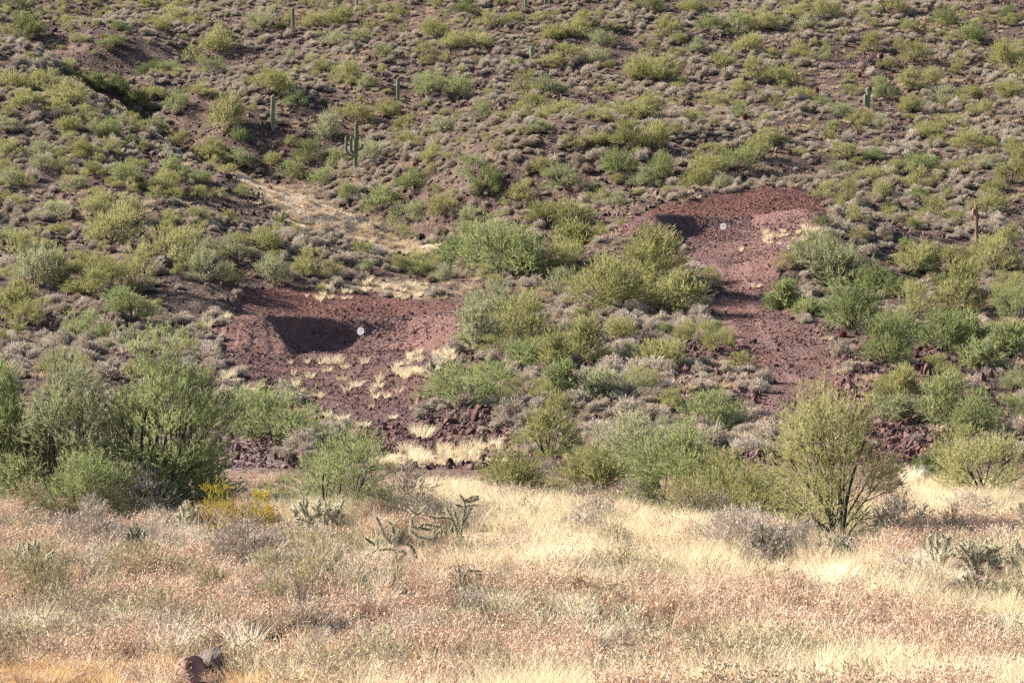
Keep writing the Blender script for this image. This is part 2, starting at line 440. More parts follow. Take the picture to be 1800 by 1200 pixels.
M_GONG = [gong_mat("white_paint", 0.12), gong_mat("scuffed_white_paint", 0.75)]

def ground_mat():
    m, nt, out = new_mat("desert_soil")
    L = nt.links
    N = nt.nodes.new
    geo = N("ShaderNodeNewGeometry")
    b = N("ShaderNodeBsdfPrincipled"); b.inputs["Roughness"].default_value = 1.0; b.inputs["Specular IOR Level"].default_value = 0.1
    def noise(sc, det=6, rough=0.6):
        t = N("ShaderNodeTexNoise"); t.inputs["Scale"].default_value = sc; t.inputs["Detail"].default_value = det; t.inputs["Roughness"].default_value = rough
        L.new(geo.outputs["Position"], t.inputs["Vector"]); return t
    def mix(fac, a, c):
        x = N("ShaderNodeMix"); x.data_type = 'RGBA'
        if hasattr(fac, 'links') or hasattr(fac, 'is_linked'): L.new(fac, x.inputs[0])
        else: x.inputs[0].default_value = fac
        for s, i in ((a, 6), (c, 7)):
            if isinstance(s, tuple): x.inputs[i].default_value = s + (1,)
            else: L.new(s, x.inputs[i])
        return x.outputs[2]
    def attr(nm):
        a = N("ShaderNodeAttribute"); a.attribute_name = nm; return a.outputs["Fac"]
    n1, n2 = noise(0.35), noise(2.4)
    vor = N("ShaderNodeTexVoronoi"); vor.inputs["Scale"].default_value = 4.0; L.new(geo.outputs["Position"], vor.inputs["Vector"])
    vor2 = N("ShaderNodeTexVoronoi"); vor2.inputs["Scale"].default_value = 9.0; L.new(geo.outputs["Position"], vor2.inputs["Vector"])
    sep = N("ShaderNodeSeparateColor"); L.new(vor.outputs["Color"], sep.inputs[0])
    sep2 = N("ShaderNodeSeparateColor"); L.new(vor2.outputs["Color"], sep2.inputs[0])
    hill = ramp(nt, [(0.36, (0.036, 0.023, 0.020)), (0.54, (0.068, 0.046, 0.037)), (0.72, (0.21, 0.140, 0.090))]); L.new(n1.outputs["Fac"], hill.inputs[0])
    speck = ramp(nt, [(0.0, (0.022, 0.015, 0.014)), (0.5, (0.068, 0.046, 0.038)), (1.0, (0.18, 0.13, 0.105))]); L.new(sep.outputs[0], speck.inputs[0])
    c = mix(0.5, hill.outputs[0], speck.outputs[0])
    near = ramp(nt, [(0.35, (0.085, 0.055, 0.042)), (0.65, (0.22, 0.15, 0.105))]); L.new(n2.outputs["Fac"], near.inputs[0])
    c = mix(attr("near"), c, near.outputs[0])
    st = ramp(nt, [(0.3, (0.27, 0.195, 0.125)), (0.7, (0.44, 0.345, 0.235))]); L.new(n2.outputs["Fac"], st.inputs[0])
    c = mix(attr("straw"), c, st.outputs[0])
    gr = ramp(nt, [(0.0, (0.055, 0.036, 0.035)), (0.6, (0.13, 0.090, 0.085)), (1.0, (0.27, 0.21, 0.20))]); L.new(sep2.outputs[0], gr.inputs[0])
    c = mix(attr("gravel"), c, gr.outputs[0])
    r1 = ramp(nt, [(0.3, (0.056, 0.029, 0.027)), (0.55, (0.088, 0.048, 0.044)), (0.75, (0.132, 0.078, 0.070))]); L.new(n1.outputs["Fac"], r1.inputs[0])
    r2 = ramp(nt, [(0.0, (0.026, 0.014, 0.014)), (0.5, (0.080, 0.045, 0.042)), (1.0, (0.23, 0.155, 0.143))]); L.new(sep2.outputs[1], r2.inputs[0])
    red = mix(0.55, r1.outputs[0], r2.outputs[0])
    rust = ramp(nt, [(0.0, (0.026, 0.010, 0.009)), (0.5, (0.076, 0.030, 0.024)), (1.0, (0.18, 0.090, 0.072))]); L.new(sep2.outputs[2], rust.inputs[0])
    nv = noise(0.13, 4, .6)
    vf = ramp(nt, [(0.42, (0, 0, 0)), (0.62, (.65, .65, .65))]); L.new(nv.outputs["Fac"], vf.inputs[0])
    vm = N("ShaderNodeSeparateColor"); L.new(vf.outputs[0], vm.inputs[0])
    r3 = ramp(nt, [(0.3, (0.085, 0.040, 0.030)), (0.7, (0.17, 0.095, 0.075))]); L.new(n2.outputs["Fac"], r3.inputs[0])
    red = mix(vm.outputs[0], red, r3.outputs[0])
    tr = mix(attr("track"), red, (0.16, 0.098, 0.088))
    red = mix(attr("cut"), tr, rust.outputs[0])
    c = mix(attr("red"), c, red)
    L.new(c, b.inputs["Base Color"])
    bp = N("ShaderNodeBump"); bp.inputs["Strength"].default_value = 0.8; bp.inputs["Distance"].default_value = 0.10
    L.new(vor.outputs["Distance"], bp.inputs["Height"])
    bp2 = N("ShaderNodeBump"); bp2.inputs["Strength"].default_value = 0.9; bp2.inputs["Distance"].default_value = 0.07
    n3 = noise(7, 5, 0.7)
    L.new(n3.outputs["Fac"], bp2.inputs["Height"]); L.new(bp.outputs[0], bp2.inputs["Normal"])
    L.new(bp2.outputs[0], b.inputs["Normal"])
    L.new(b.outputs[0], out.inputs[0])
    return m
M_GROUND = ground_mat()

# ------------------------------------------------------------------ mesh helpers
def make_mesh(name, V, Fq, mats, mi=None, sm=False):
    """Fq: (n,4) quads or (n,3) tris as one array, or a list of such arrays"""
    V = np.asarray(V, np.float32)
    arrs = Fq if isinstance(Fq, list) else [Fq]
    arrs = [np.asarray(a, np.int32) for a in arrs if len(a)]
    me = bpy.data.meshes.new(name)
    me.vertices.add(len(V)); me.vertices.foreach_set("co", V.ravel())
    loops = np.concatenate([a.ravel() for a in arrs])
    sizes = np.concatenate([np.full(len(a), a.shape[1], np.int32) for a in arrs])
    starts = np.concatenate([[0], np.cumsum(sizes)[:-1]]).astype(np.int32)
    me.loops.add(len(loops)); me.loops.foreach_set("vertex_index", loops)
    me.polygons.add(len(sizes)); me.polygons.foreach_set("loop_start", starts)
    if mi is not None:
        me.polygons.foreach_set("material_index", np.asarray(mi, np.int32))
    me.polygons.foreach_set("use_smooth", np.full(len(sizes), sm))
    for m in mats:
        me.materials.append(m)
    me.update(calc_edges=True)
    return me

class Geo:
    """collects quads / tris with a material index"""
    def __init__(self):
        self.V, self.Q, self.T, self.qm, self.tm, self.n = [], [], [], [], [], 0
    def add(self, V, Q=None, T=None, m=0):
        V = np.asarray(V, float)
        if Q is not None and len(Q):
            self.Q.append(np.asarray(Q) + self.n); self.qm.append(np.full(len(Q), m))
        if T is not None and len(T):
            self.T.append(np.asarray(T) + self.n); self.tm.append(np.full(len(T), m))
        self.V.append(V); self.n += len(V)
        return self
    def arrays(self):
        V = np.concatenate(self.V)
        fs, mi = [], []
        if self.Q: fs.append(np.concatenate(self.Q)); mi.append(np.concatenate(self.qm))
        if self.T: fs.append(np.concatenate(self.T)); mi.append(np.concatenate(self.tm))
        return V, fs, np.concatenate(mi)
    def mesh(self, name, mats, sm=False):
        V, fs, mi = self.arrays()
        return make_mesh(name, V, fs, mats, mi, sm)

def unit(v):
    return v / np.maximum(np.linalg.norm(v, axis=-1, keepdims=True), 1e-9)

def blades(rng, P, D, L, W, bend=0.0, segs=1, taper=0.35):
    """thin leaf or grass strips from P along D"""
    n = len(P)
    L = np.broadcast_to(L, (n,)); W = np.broadcast_to(W, (n,))
    s = unit(np.cross(D, rng.normal(size=(n, 3))))
    if segs == 1:
        e = P + D * L[:, None]
        V = np.stack([P - s * W[:, None] * .5, P + s * W[:, None] * .5, e + s * (W * .5 * taper)[:, None], e - s * (W * .5 * taper)[:, None]], 1).reshape(-1, 3)
        i = np.arange(n)[:, None] * 4
        return V, i + np.array([[0, 1, 2, 3]])
    rows = []
    out = unit(D * np.array([1, 1, 0.0]) + 1e-6)
    for k in range(segs + 1):
        t = k / segs
        c = P + D * (L * t)[:, None] + out * (L * bend * t * t)[:, None] - np.array([0, 0, 1.0]) * (L * abs(bend) * 0.55 * t * t)[:, None]
        w = W * (1 - (1 - taper) * t) * .5
        rows.append(np.stack([c - s * w[:, None], c + s * w[:, None]], 1))
    V = np.stack(rows, 1).reshape(-1, 3)
    i = np.arange(n)[:, None] * (2 * (segs + 1))
    Q = np.concatenate([i + np.array([[2 * k, 2 * k + 1, 2 * k + 3, 2 * k + 2]]) for k in range(segs)])
    return V, Q

def tubes(B, D, L, C, r0, r1, segs=4, sides=4):
    """tapered tubes along p(t)=B+D*L*t+C*L*t^2"""
    n = len(B)
    a = np.arange(sides) / sides * 2 * np.pi
    ref = np.where(np.abs(D[:, 2:3]) > 0.9, np.array([[1.0, 0, 0]]), np.array([[0, 0, 1.0]]))
    rings = []
    for k in range(segs + 1):
        t = k / segs
        c = B + D * (L * t)[:, None] + C * (L * t * t)[:, None]
        tg = unit(D + 2 * C * t)
        u = unit(np.cross(tg, ref)); v = np.cross(tg, u)
        r = r0 + (r1 - r0) * t
        rings.append(c[:, None] + (u[:, None] * np.cos(a)[None, :, None] + v[:, None] * np.sin(a)[None, :, None]) * np.reshape(r, (-1, 1, 1)))
    V = np.stack(rings, 1).reshape(-1, 3)
    Q = []
    base = np.arange(n)[:, None] * ((segs + 1) * sides)
    for k in range(segs):
        for j in range(sides):
            j2 = (j + 1) % sides
            Q.append(base + np.array([[k * sides + j, k * sides + j2, (k + 1) * sides + j2, (k + 1) * sides + j]]))
    return V, np.concatenate(Q)

def curve_pts(br, idx, t):
    B, D, L, C = br[0][idx], br[1][idx], br[2][idx], br[3][idx]
    p = B + D * (L * t)[:, None] + C * (L * t * t)[:, None]
    return p, unit(D + 2 * C * t[:, None])

def sphere_dirs(rng, n):
    return unit(rng.normal(size=(n, 3)))

def plant(seed, w, h, stems=5, lobes=16, leaves=4000, leaf=(0.16, 0.018), r=0.05, low=0.1, asym=0.0, detail=4, fill=0.5, lobe=0.27, spray=9, lean=0.55, up=0.3, subs=3, flat=0.0):
    """many-stemmed shrub or small tree whose crown is a cloud of leafy lobes held by limbs; returns wood, leaves"""
    rng = np.random.default_rng(seed)
    K = lobes
    az = (np.arange(K) * 2.39996 + rng.uniform(-.5, .5, K))
    se = np.clip((np.arange(K) + .5) / K + rng.uniform(-.12, .12, K), 0.0, 1.0)            # sine of elevation, bottom to top
    ce = np.sqrt(1 - se ** 2) ** 0.8
    f = rng.uniform(0.62, 1.0, K)
    inner = rng.uniform(size=K) < 0.28 * fill * 2
    f = np.where(inner, f * 0.55, f)
    rl = rng.uniform(0.75, 1.25, K) * lobe
    cx = np.cos(az) * ce * f * (0.5 - rl * .45) + asym * se
    cy = np.sin(az) * ce * f * (0.5 - rl * .45)
    cz = low + (1 - low) * np.where(inner, se * .75, se * f * .92)
    cz = np.clip(cz, low, 1 - rl * .4)
    Cn = np.stack([cx * w, cy * w, cz * h], 1)
    RL = np.stack([rl * w, rl * w, rl * (0.55 * h + 0.45 * w) * .8], 1) * 0.62
    # limbs: a few stems, a limb from a stem to every lobe, forks inside the lobe
    sa = np.arange(stems) / stems * 6.2832 + rng.uniform(-.5, .5, stems)
    sl = rng.uniform(.25, 1.0, stems) * lean
    SB = np.stack([np.cos(sa), np.sin(sa), np.zeros(stems)], 1) * (0.012 + 0.02 * rng.uniform(size=(stems, 1))) * w
    ST = np.stack([np.cos(sa) * sl * .36 * w + asym * w * .5, np.sin(sa) * sl * .36 * w, rng.uniform(.34, .56, stems) * h], 1)
    wood = Geo()
    def limbs(B, E, bend, r0, r1, sg, sd):
        d = E - B; l = np.linalg.norm(d, axis=1)
        cb = rng.normal(size=d.shape) * bend
        D = d / l[:, None] - cb
        V, Q = tubes(B, D, l, cb, r0, r1, sg, sd); wood.add(V, Q)
        return B, D, l, cb
    R0 = r * rng.uniform(.75, 1.2, stems)
    sb = limbs(SB - np.array([0, 0, .08]), ST, .16, R0, R0 * .45, detail, max(5, detail + 1))
    dd = np.linalg.norm((Cn[:, None] - ST[None]) * np.array([1, 1, .5]), axis=2)
    own = np.argmin(dd + rng.uniform(0, .12 * w, dd.shape), 1)
    t = rng.uniform(.25, .95, K) * np.clip(cz / .7, .25, 1)
    p, _ = curve_pts(sb, own, t)
    lb = limbs(p, Cn, .14, R0[own] * .5 * (1 - .4 * t), np.full(K, r * .13), max(2, detail - 1), 4)
    if subs:
        i = np.repeat(np.arange(K), subs); m = len(i)
        p, _ = curve_pts(lb, i, rng.uniform(.35, 1, m))
        e = Cn[i] + sphere_dirs(rng, m) * RL[i] * 1.0 + np.array([0, 0, .15]) * RL[i]
        limbs(p, e, .1, np.full(m, r * .17), np.full(m, r * .06), 2, 3)
    # sprays of leaves
    ns = max(1, leaves // spray)
    vol = rl ** 2; i = rng.choice(K, ns, p=vol / vol.sum())
    u = sphere_dirs(rng, ns)
    rho = rng.uniform(0, 1, ns) ** .42
    P = Cn[i] + u * RL[i] * rho[:, None]
    hub = np.array([asym * w * .4, 0, h * .18])
    D = unit(unit(P - hub) * .75 + u * .35 + sphere_dirs(rng, ns) * .45 + np.array([0, 0, up]))
    SL = leaf[0] * rng.uniform(1.6, 3.6, ns)
    P = P - D * SL[:, None] * .4
    j = np.repeat(np.arange(ns), spray); m = len(j)
    q = P[j] + D[j] * (SL[j] * rng.uniform(0, 1, m))[:, None]
    nd = unit(D[j] + sphere_dirs(rng, m) * .75 + np.array([0, 0, .1]))
    keep = q[:, 2] > 0.015 * h
    q, nd = q[keep], nd[keep]
    ex = np.percentile(np.abs(q[:, 0] - asym * w * .4), 98.5) * 2 / w; ez = np.percentile(q[:, 2], 99) / h
    S = np.array([1 / ex, 1 / ex, 1 / ez])
    wood.V = [v * S for v in wood.V]
    lf = Geo()
    lf.add(*blades(rng, q * S, nd, rng.uniform(.55, 1.35, len(q)) * leaf[0], rng.uniform(.7, 1.3, len(q)) * leaf[1]))
    return wood, lf

def tag(o, label=None, cat=None, group=None, kind=None):
    if label: o["label"] = label
    if cat: o["category"] = cat
    if group: o["group"] = group
    if kind: o["kind"] = kind
    return o

def link(name, data, loc=(0, 0, 0), rz=0.0, sc=(1, 1, 1), parent=None):
    o = bpy.data.objects.new(name, data)
    o.location = loc; o.rotation_euler = (0, 0, rz); o.scale = sc
    if parent is not None: o.parent = parent
    col.objects.link(o)
    return o

# ------------------------------------------------------------------ the ground sheet
def build_ground():
    cx = np.concatenate([np.linspace(-9000, -1500, 26)[:-1], np.linspace(-1500, -500, 60)[:-1], np.arange(-500, 2300, 3.2), np.linspace(2300, 3300, 60), np.linspace(3300, 10800, 26)[1:]])
    rows = [2.0]
    while rows[-1] < 470:
        D = rows[-1]
        rows.append(D + (max(0.2, D * 0.0035) if D > 30 else 1.0))
    rows = np.array(rows)
    a = (cx - 900) / F
    X = a[None, :] * rows[:, None]; Y = np.broadcast_to(rows[:, None], X.shape).copy()
    Xr, Yr = X.ravel(), Y.ravel()
    Z = height(Xr, Yr)
    # past the crest the land falls away again
    me_V = np.stack([Xr, Yr, Z], 1)
    nr, nc = X.shape
    i = (np.arange(nr - 1)[:, None] * nc + np.arange(nc - 1)[None, :]).ravel()
    Q = np.stack([i, i + 1, i + nc + 1, i + nc], 1)
    me = make_mesh("ground", me_V, Q, [M_GROUND], None, True)
    red = red_mask(Xr, Yr)
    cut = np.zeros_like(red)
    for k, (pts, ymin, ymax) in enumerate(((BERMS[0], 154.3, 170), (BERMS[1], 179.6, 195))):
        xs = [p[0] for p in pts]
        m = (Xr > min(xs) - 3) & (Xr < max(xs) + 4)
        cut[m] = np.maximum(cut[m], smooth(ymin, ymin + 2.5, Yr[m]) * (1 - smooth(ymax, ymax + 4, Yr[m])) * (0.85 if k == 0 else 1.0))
    track = np.zeros_like(red)
    for off in (-.85, .85):
        path = ray_ground(np.array([1385, 1375, 1345, 1318, 1300, 1295, 1285.]), np.array([735, 680, 630, 590, 555, 520, 470.]))
        for (x0, y0, _), (x1, y1, _) in zip(path[:-1], path[1:]):
            dx, dy = x1 - x0, y1 - y0; ll = math.hypot(dx, dy); x0o, y0o = x0 + off * dy / ll, y0 - off * dx / ll
            t = np.clip(((Xr - x0o) * dx + (Yr - y0o) * dy) / (ll * ll), 0, 1)
            track = np.maximum(track, 1 - smooth(.12, .42, np.hypot(Xr - x0o - dx * t, Yr - y0o - dy * t)))
    track *= .35 + .4 * vnoise(Xr * .8, Yr * .8, 5)
    for nm, arr in (("track", track), ("red", red), ("cut", cut), ("straw", straw_mask(Xr, Yr) * np.where((Yr > 100) & (Yr < 178), .35, .85)), ("gravel", gravel_mask(Xr, Yr)), ("near", 1 - smooth(70, 95, Yr))):
        at = me.attributes.new(nm, 'FLOAT', 'POINT')
        at.data.foreach_set("value", arr.astype(np.float32))
    o = link("ground", me)
    tag(o, kind="structure")
    return o
ground = build_ground()

# ------------------------------------------------------------------ countless cover: one object with its own templates and points
def stuff(name, templates, mats, P, R, S, I, label, cat):
    """templates: list of (V, [faces], mi).  P points, R (n,3) euler, S scale, I template index"""
    Vs, fs4, fs3, m4, m3, var, off = [], [], [], [], [], [], 0
    for k, (V, f, mi) in enumerate(templates):
        c = 0
        for a in f:
            mm = mi[c:c + len(a)]; c += len(a)
            (fs4 if a.shape[1] == 4 else fs3).append(a + off); (m4 if a.shape[1] == 4 else m3).append(mm)
        Vs.append(V); var.append(np.full(len(V), k)); off += len(V)
    nt_ = off
    Vs.append(P); var.append(np.full(len(P), -1))
    arrs, mi = [], []
    if fs4: arrs.append(np.concatenate(fs4)); mi.append(np.concatenate(m4))
    if fs3: arrs.append(np.concatenate(fs3)); mi.append(np.concatenate(m3))
    me = make_mesh(name, np.concatenate(Vs), arrs, mats, np.concatenate(mi))
    nv = nt_ + len(P)
    def attr(nm, typ, vals, dim):
        at = me.attributes.new(nm, typ, 'POINT')
        at.data.foreach_set("value" if dim == 1 else "vector", np.ascontiguousarray(vals).ravel())
    attr("variant", 'INT', np.concatenate(var).astype(np.int32), 1)
    full = np.zeros((nv, 3), np.float32); full[nt_:] = R; attr("turn", 'FLOAT_VECTOR', full, 3)
    full = np.ones((nv, 3), np.float32); full[nt_:] = S if np.ndim(S) == 2 else np.repeat(np.asarray(S)[:, None], 3, 1); attr("size", 'FLOAT_VECTOR', full, 3)
    full = np.zeros(nv, np.int32); full[nt_:] = I; attr("pick", 'INT', full, 1)
    o = link(name, me)
    g = bpy.data.node_groups.new(name + "_scatter", 'GeometryNodeTree')
    g.interface.new_socket("Geometry", in_out='INPUT', socket_type='NodeSocketGeometry')
    g.interface.new_socket("Geometry", in_out='OUTPUT', socket_type='NodeSocketGeometry')
    gi = g.nodes.new('NodeGroupInput'); go = g.nodes.new('NodeGroupOutput')
    def named(nm, typ):
        a = g.nodes.new('GeometryNodeInputNamedAttribute'); a.data_type = typ; a.inputs[0].default_value = nm; return a.outputs[0]
    v = named("variant", 'INT')
    def sel(k):
        c = g.nodes.new('FunctionNodeCompare'); c.data_type = 'INT'; c.operation = 'EQUAL'
        g.links.new(v, c.inputs[2]); c.inputs[3].default_value = k
        s = g.nodes.new('GeometryNodeSeparateGeometry'); s.domain = 'POINT'
        g.links.new(gi.outputs[0], s.inputs[0]); g.links.new(c.outputs[0], s.inputs[1])
        return s.outputs[0]
    join = g.nodes.new('GeometryNodeJoinGeometry')
    for k in reversed(range(len(templates))):
        ti = g.nodes.new('GeometryNodeGeometryToInstance')
        g.links.new(sel(k), ti.inputs[0]); g.links.new(ti.outputs[0], join.inputs[0])
    ip = g.nodes.new('GeometryNodeInstanceOnPoints')
    g.links.new(sel(-1), ip.inputs["Points"]); g.links.new(join.outputs[0], ip.inputs["Instance"])
    ip.inputs["Pick Instance"].default_value = True
    g.links.new(named("pick", 'INT'), ip.inputs["Instance Index"])
    er = g.nodes.new('FunctionNodeEulerToRotation'); g.links.new(named("turn", 'FLOAT_VECTOR'), er.inputs[0])
    g.links.new(er.outputs[0], ip.inputs["Rotation"]); g.links.new(named("size", 'FLOAT_VECTOR'), ip.inputs["Scale"])
    g.links.new(ip.outputs[0], go.inputs[0])
    md = o.modifiers.new("scatter", 'NODES'); md.node_group = g
    tag(o, label, cat, None, "stuff")
    return o

RNG = np.random.default_rng(7)
def sector(rng, nn, D0, D1, px0=-420, px1=2220):
    D = np.sqrt(rng.uniform(D0 * D0, D1 * D1, nn))
    X = (rng.uniform(px0, px1, nn) - 900) / F * D
    return X, D

def in_frame(P, m=0):
    q = project(P)
    return (q[:, 0] > -m) & (q[:, 0] < 1800 + m) & (q[:, 1] > -m) & (q[:, 1] < 1200 + m)

# ------------------------------------------------------------------ rocks
def ico(sub):
    t = (1 + 5 ** .5) / 2
    v = [(-1, t, 0), (1, t, 0), (-1, -t, 0), (1, -t, 0), (0, -1, t), (0, 1, t), (0, -1, -t), (0, 1, -t), (t, 0, -1), (t, 0, 1), (-t, 0, -1), (-t, 0, 1)]
    f = [(0, 11, 5), (0, 5, 1), (0, 1, 7), (0, 7, 10), (0, 10, 11), (1, 5, 9), (5, 11, 4), (11, 10, 2), (10, 7, 6), (7, 1, 8), (3, 9, 4), (3, 4, 2), (3, 2, 6), (3, 6, 8), (3, 8, 9), (4, 9, 5), (2, 4, 11), (6, 2, 10), (8, 6, 7), (9, 8, 1)]
    v = [np.array(p) / np.linalg.norm(p) for p in v]
    for _ in range(sub):
        cache, nf = {}, []
        def mid(a, b):
            k = (min(a, b), max(a, b))
            if k not in cache:
                m = v[a] + v[b]; v.append(m / np.linalg.norm(m)); cache[k] = len(v) - 1
            return cache[k]
        for a, b, c in f:
            x, y, z = mid(a, b), mid(b, c), mid(c, a)
            nf += [(a, x, z), (b, y, x), (c, z, y), (x, y, z)]
        f = nf
    return np.array(v), np.array(f)

def rock_arrays(seed, sub=2, cuts=9, squash=(1, .85, .7), rough=0.05, d0=.55, d1=.85):
    rng = np.random.default_rng(seed)
    V, T = ico(sub)
    for k in range(cuts):
        nrm = unit(rng.normal(size=3)); d = rng.uniform(d0, d1)
        s = V @ nrm
        over = np.maximum(0, s - d)
        V = V - over[:, None] * nrm * 0.92
    q = V * 2.3
    nz = fbm(q[:, 0] + q[:, 2] * 0.7 + 10, q[:, 1] - q[:, 2] * 0.6 + 20, seed, 4) - 0.5
    V = V * (1 + nz[:, None] * rough * 4)
    V = V * np.array(squash) * 0.5 * 1.15
    return V, T
ROCKS = [rock_arrays(100 + k, 2, 10, (1, RNG.uniform(.55, .95), RNG.uniform(.45, .8)), 0.04, .32, .65) for k in range(6)]
ROCK_SMALL = [(V, [T], np.zeros(len(T), int)) for V, T in [rock_arrays(140 + k, 1, 9, (1, RNG.uniform(.55, .95), RNG.uniform(.45, .8)), 0.03, .3, .62) for k in range(6)]]

def scatter_rocks():
    rng = np.random.default_rng(21)
    X, Y = sector(rng, 95000, 86, 335)
    X2, Y2 = sector(rng, 45000, 86, 142); X, Y = np.concatenate([X, X2]), np.concatenate([Y, Y2])
    red = red_mask(X, Y)
    dense = fbm(X * 0.07, Y * 0.07, 31, 3)
    edge = np.maximum(0, 1 - np.abs(red - 0.35) * 2.6)
    p = np.where(Y > 165, smooth(0.42, 0.60, dense) * 0.85 + 0.14, 0.10 + 0.3 * smooth(0.5, 0.65, dense)) * (1 - red) + edge * 0.9
    q = project(np.stack([X, Y, height(X, Y)], 1))
    band = ((q[:, 0] > 590) & (q[:, 0] < 930) & (q[:, 1] > 738) & (q[:, 1] < 800)) | ((q[:, 0] > 1180) & (q[:, 0] < 1330) & (q[:, 1] > 600) & (q[:, 1] < 720)) | ((q[:, 0] > 1480) & (q[:, 0] < 1680) & (q[:, 1] > 600) & (q[:, 1] < 860)) | ((q[:, 0] > 740) & (q[:, 0] < 860) & (q[:, 1] > 690) & (q[:, 1] < 770)) | ((q[:, 0] > 105) & (q[:, 0] < 240) & (q[:, 1] > 62) & (q[:, 1] < 145))
    p = np.where(band, np.maximum(p, 0.95) * np.where(red > .8, .35, 1), p)
    p = p * (1 - .93 * straw_mask(X, Y) * (Y > 178))
    k = rng.uniform(size=len(X)) < p
    X, Y, red, band = X[k], Y[k], red[k], band[k]
    s = np.exp(rng.normal(-1.28, 0.42, len(X)))
    s = np.where(Y < 165, s * 0.85, s * 1.1)
    s = np.clip(s, 0.1, 0.85)
    Z = height(X, Y)
    P = np.stack([X, Y, Z + s * 0.12], 1)
    R = rng.uniform(0, 6.28, (len(X), 3)) * np.array([0.35, 0.35, 1])
    fr = in_frame(P)
    order = np.argsort(-(s / Y) * fr)
    big = order[:300]; rest = order[300:]
    nearred = ((red + 0.0 > 0.02) | band | (Y < 160)) & (Y < 210)
    meshes = {}
    for j in big:
        v = int(rng.integers(0, 6)); rr = bool(nearred[j])
        if (v, rr) not in meshes:
            meshes[(v, rr)] = make_mesh("rock", ROCKS[v][0], ROCKS[v][1], [M_REDROCK if rr else M_ROCK], None, False)
        o = link("rock", meshes[(v, rr)], P[j], R[j][2], (s[j],) * 3)
        o.rotation_euler = R[j]
        qq = project(P[j:j + 1])[0]
        if qq[0] < 930 and qq[1] > 560:
            tag(o, "reddish brown rock in the rubble edging the lower bare red pad", "rock", "rocks around the lower red pad")
        elif qq[0] > 1000 and qq[1] > 560:
            tag(o, "reddish brown rock in the rubble beside the red dirt road", "rock", "rocks beside the red road")
        elif qq[1] > 440:
            tag(o, "dark brown rock between the shrubs at the foot of the hill", "rock", "rocks at the foot of the hill")
        else:
            tag(o, "dark brown rock lying between shrubs on the upper hillside", "rock", "rocks on the upper hillside")
    a = rest[nearred[rest]]; b = rest[~nearred[rest]]
    stuff("rubble", ROCK_SMALL, [M_REDROCK], P[a], R[a], s[a], rng.integers(0, 6, len(a)), "reddish rubble strewn along the edges of the pads and road", "rubble")
    stuff("rubble", ROCK_SMALL, [M_ROCK], P[b], R[b], s[b], rng.integers(0, 6, len(b)), "dark volcanic rubble strewn over the hillside", "rubble")
    # loose stones on the bare red ground
    X, Y = sector(rng, 420000, 86, 195)
    red = np.maximum(red_mask(X, Y), gravel_mask(X, Y))
    k = (rng.uniform(size=len(X)) < red * (0.22 + 0.60 * smooth(0.4, 0.6, fbm(X * .3, Y * .3, 61, 3)))) & (red > 0.2)
    X, Y = X[k], Y[k]
    s = np.clip(np.exp(rng.normal(-2.35, 0.45, len(X))), 0.05, 0.34)
    P = np.stack([X, Y, height(X, Y) + s * 0.1], 1)
    stuff("gravel", ROCK_SMALL, [M_REDROCK], P, rng.uniform(0, 6.28, (len(X), 3)), s, rng.integers(0, 6, len(X)), "loose maroon stones covering the pads, berms and road", "gravel")
scatter_rocks()

# ------------------------------------------------------------------ green bushes of the hillside (picture x, base y, width, height, tone)
def crop(ox, oy, rows):
    return [(ox + a / 3.0, oy + b / 3.0, w / 3.0, h / 3.0, t) for a, b, w, h, t in rows]
HILL = []
HILL += crop(0, 0, [
 (90,70,190,80,2),(150,215,230,150,2),(50,210,130,90,0),(850,160,110,60,0),(960,120,180,90,0),(800,40,150,60,0),(580,250,150,70,1),(640,165,120,55,2),
 (480,470,180,90,2),(600,500,170,110,2),(790,400,140,95,2),(900,385,130,65,1),(720,570,160,100,0),(840,520,130,70,0),(940,600,130,120,1),(1070,510,180,70,0),
 (1190,690,175,190,0),(1140,280,170,150,0),(1400,160,180,110,3),(1030,320,120,80,0),(1110,390,140,90,1),(1420,500,220,130,0),(1550,560,150,90,1),
 (1650,150,130,90,0),(1740,240,160,80,3),(1530,320,100,60,3),(1770,130,140,100,0),(1720,390,150,70,0),(1780,440,100,90,0),(1640,850,180,120,2),(1720,730,160,160,3),
 (1780,880,100,100,1),(1260,750,130,80,1),(1120,840,200,110,0),(1270,870,180,90,3),(940,770,160,90,0),(780,700,150,80,3),(560,720,160,110,1),(720,770,120,60,1),
 (350,700,170,90,0),(60,470,170,90,0),(210,480,220,110,0),(370,560,240,130,0),(130,570,200,100,0),(480,620,120,80,0),(60,690,160,70,3),(40,830,170,100,0),
 (250,820,150,80,3),(460,820,170,80,0),(580,820,130,90,0),(230,900,150,90,3),(500,930,150,90,0),(660,960,180,100,1),(920,940,190,120,1),(1050,970,110,80,1),
 (850,1010,170,110,0),(390,1010,120,90,3),(60,990,130,90,3),(510,1120,190,120,0),(260,1150,180,90,3),(700,1180,210,150,0),(900,1190,130,80,0),(1290,1060,150,90,0),
 (1400,1110,160,90,0),(1620,1180,170,90,0),(1570,930,180,80,1),(1700,980,170,90,1),(1440,870,100,60,0),(300,600,150,80,0),(640,660,110,60,3)])
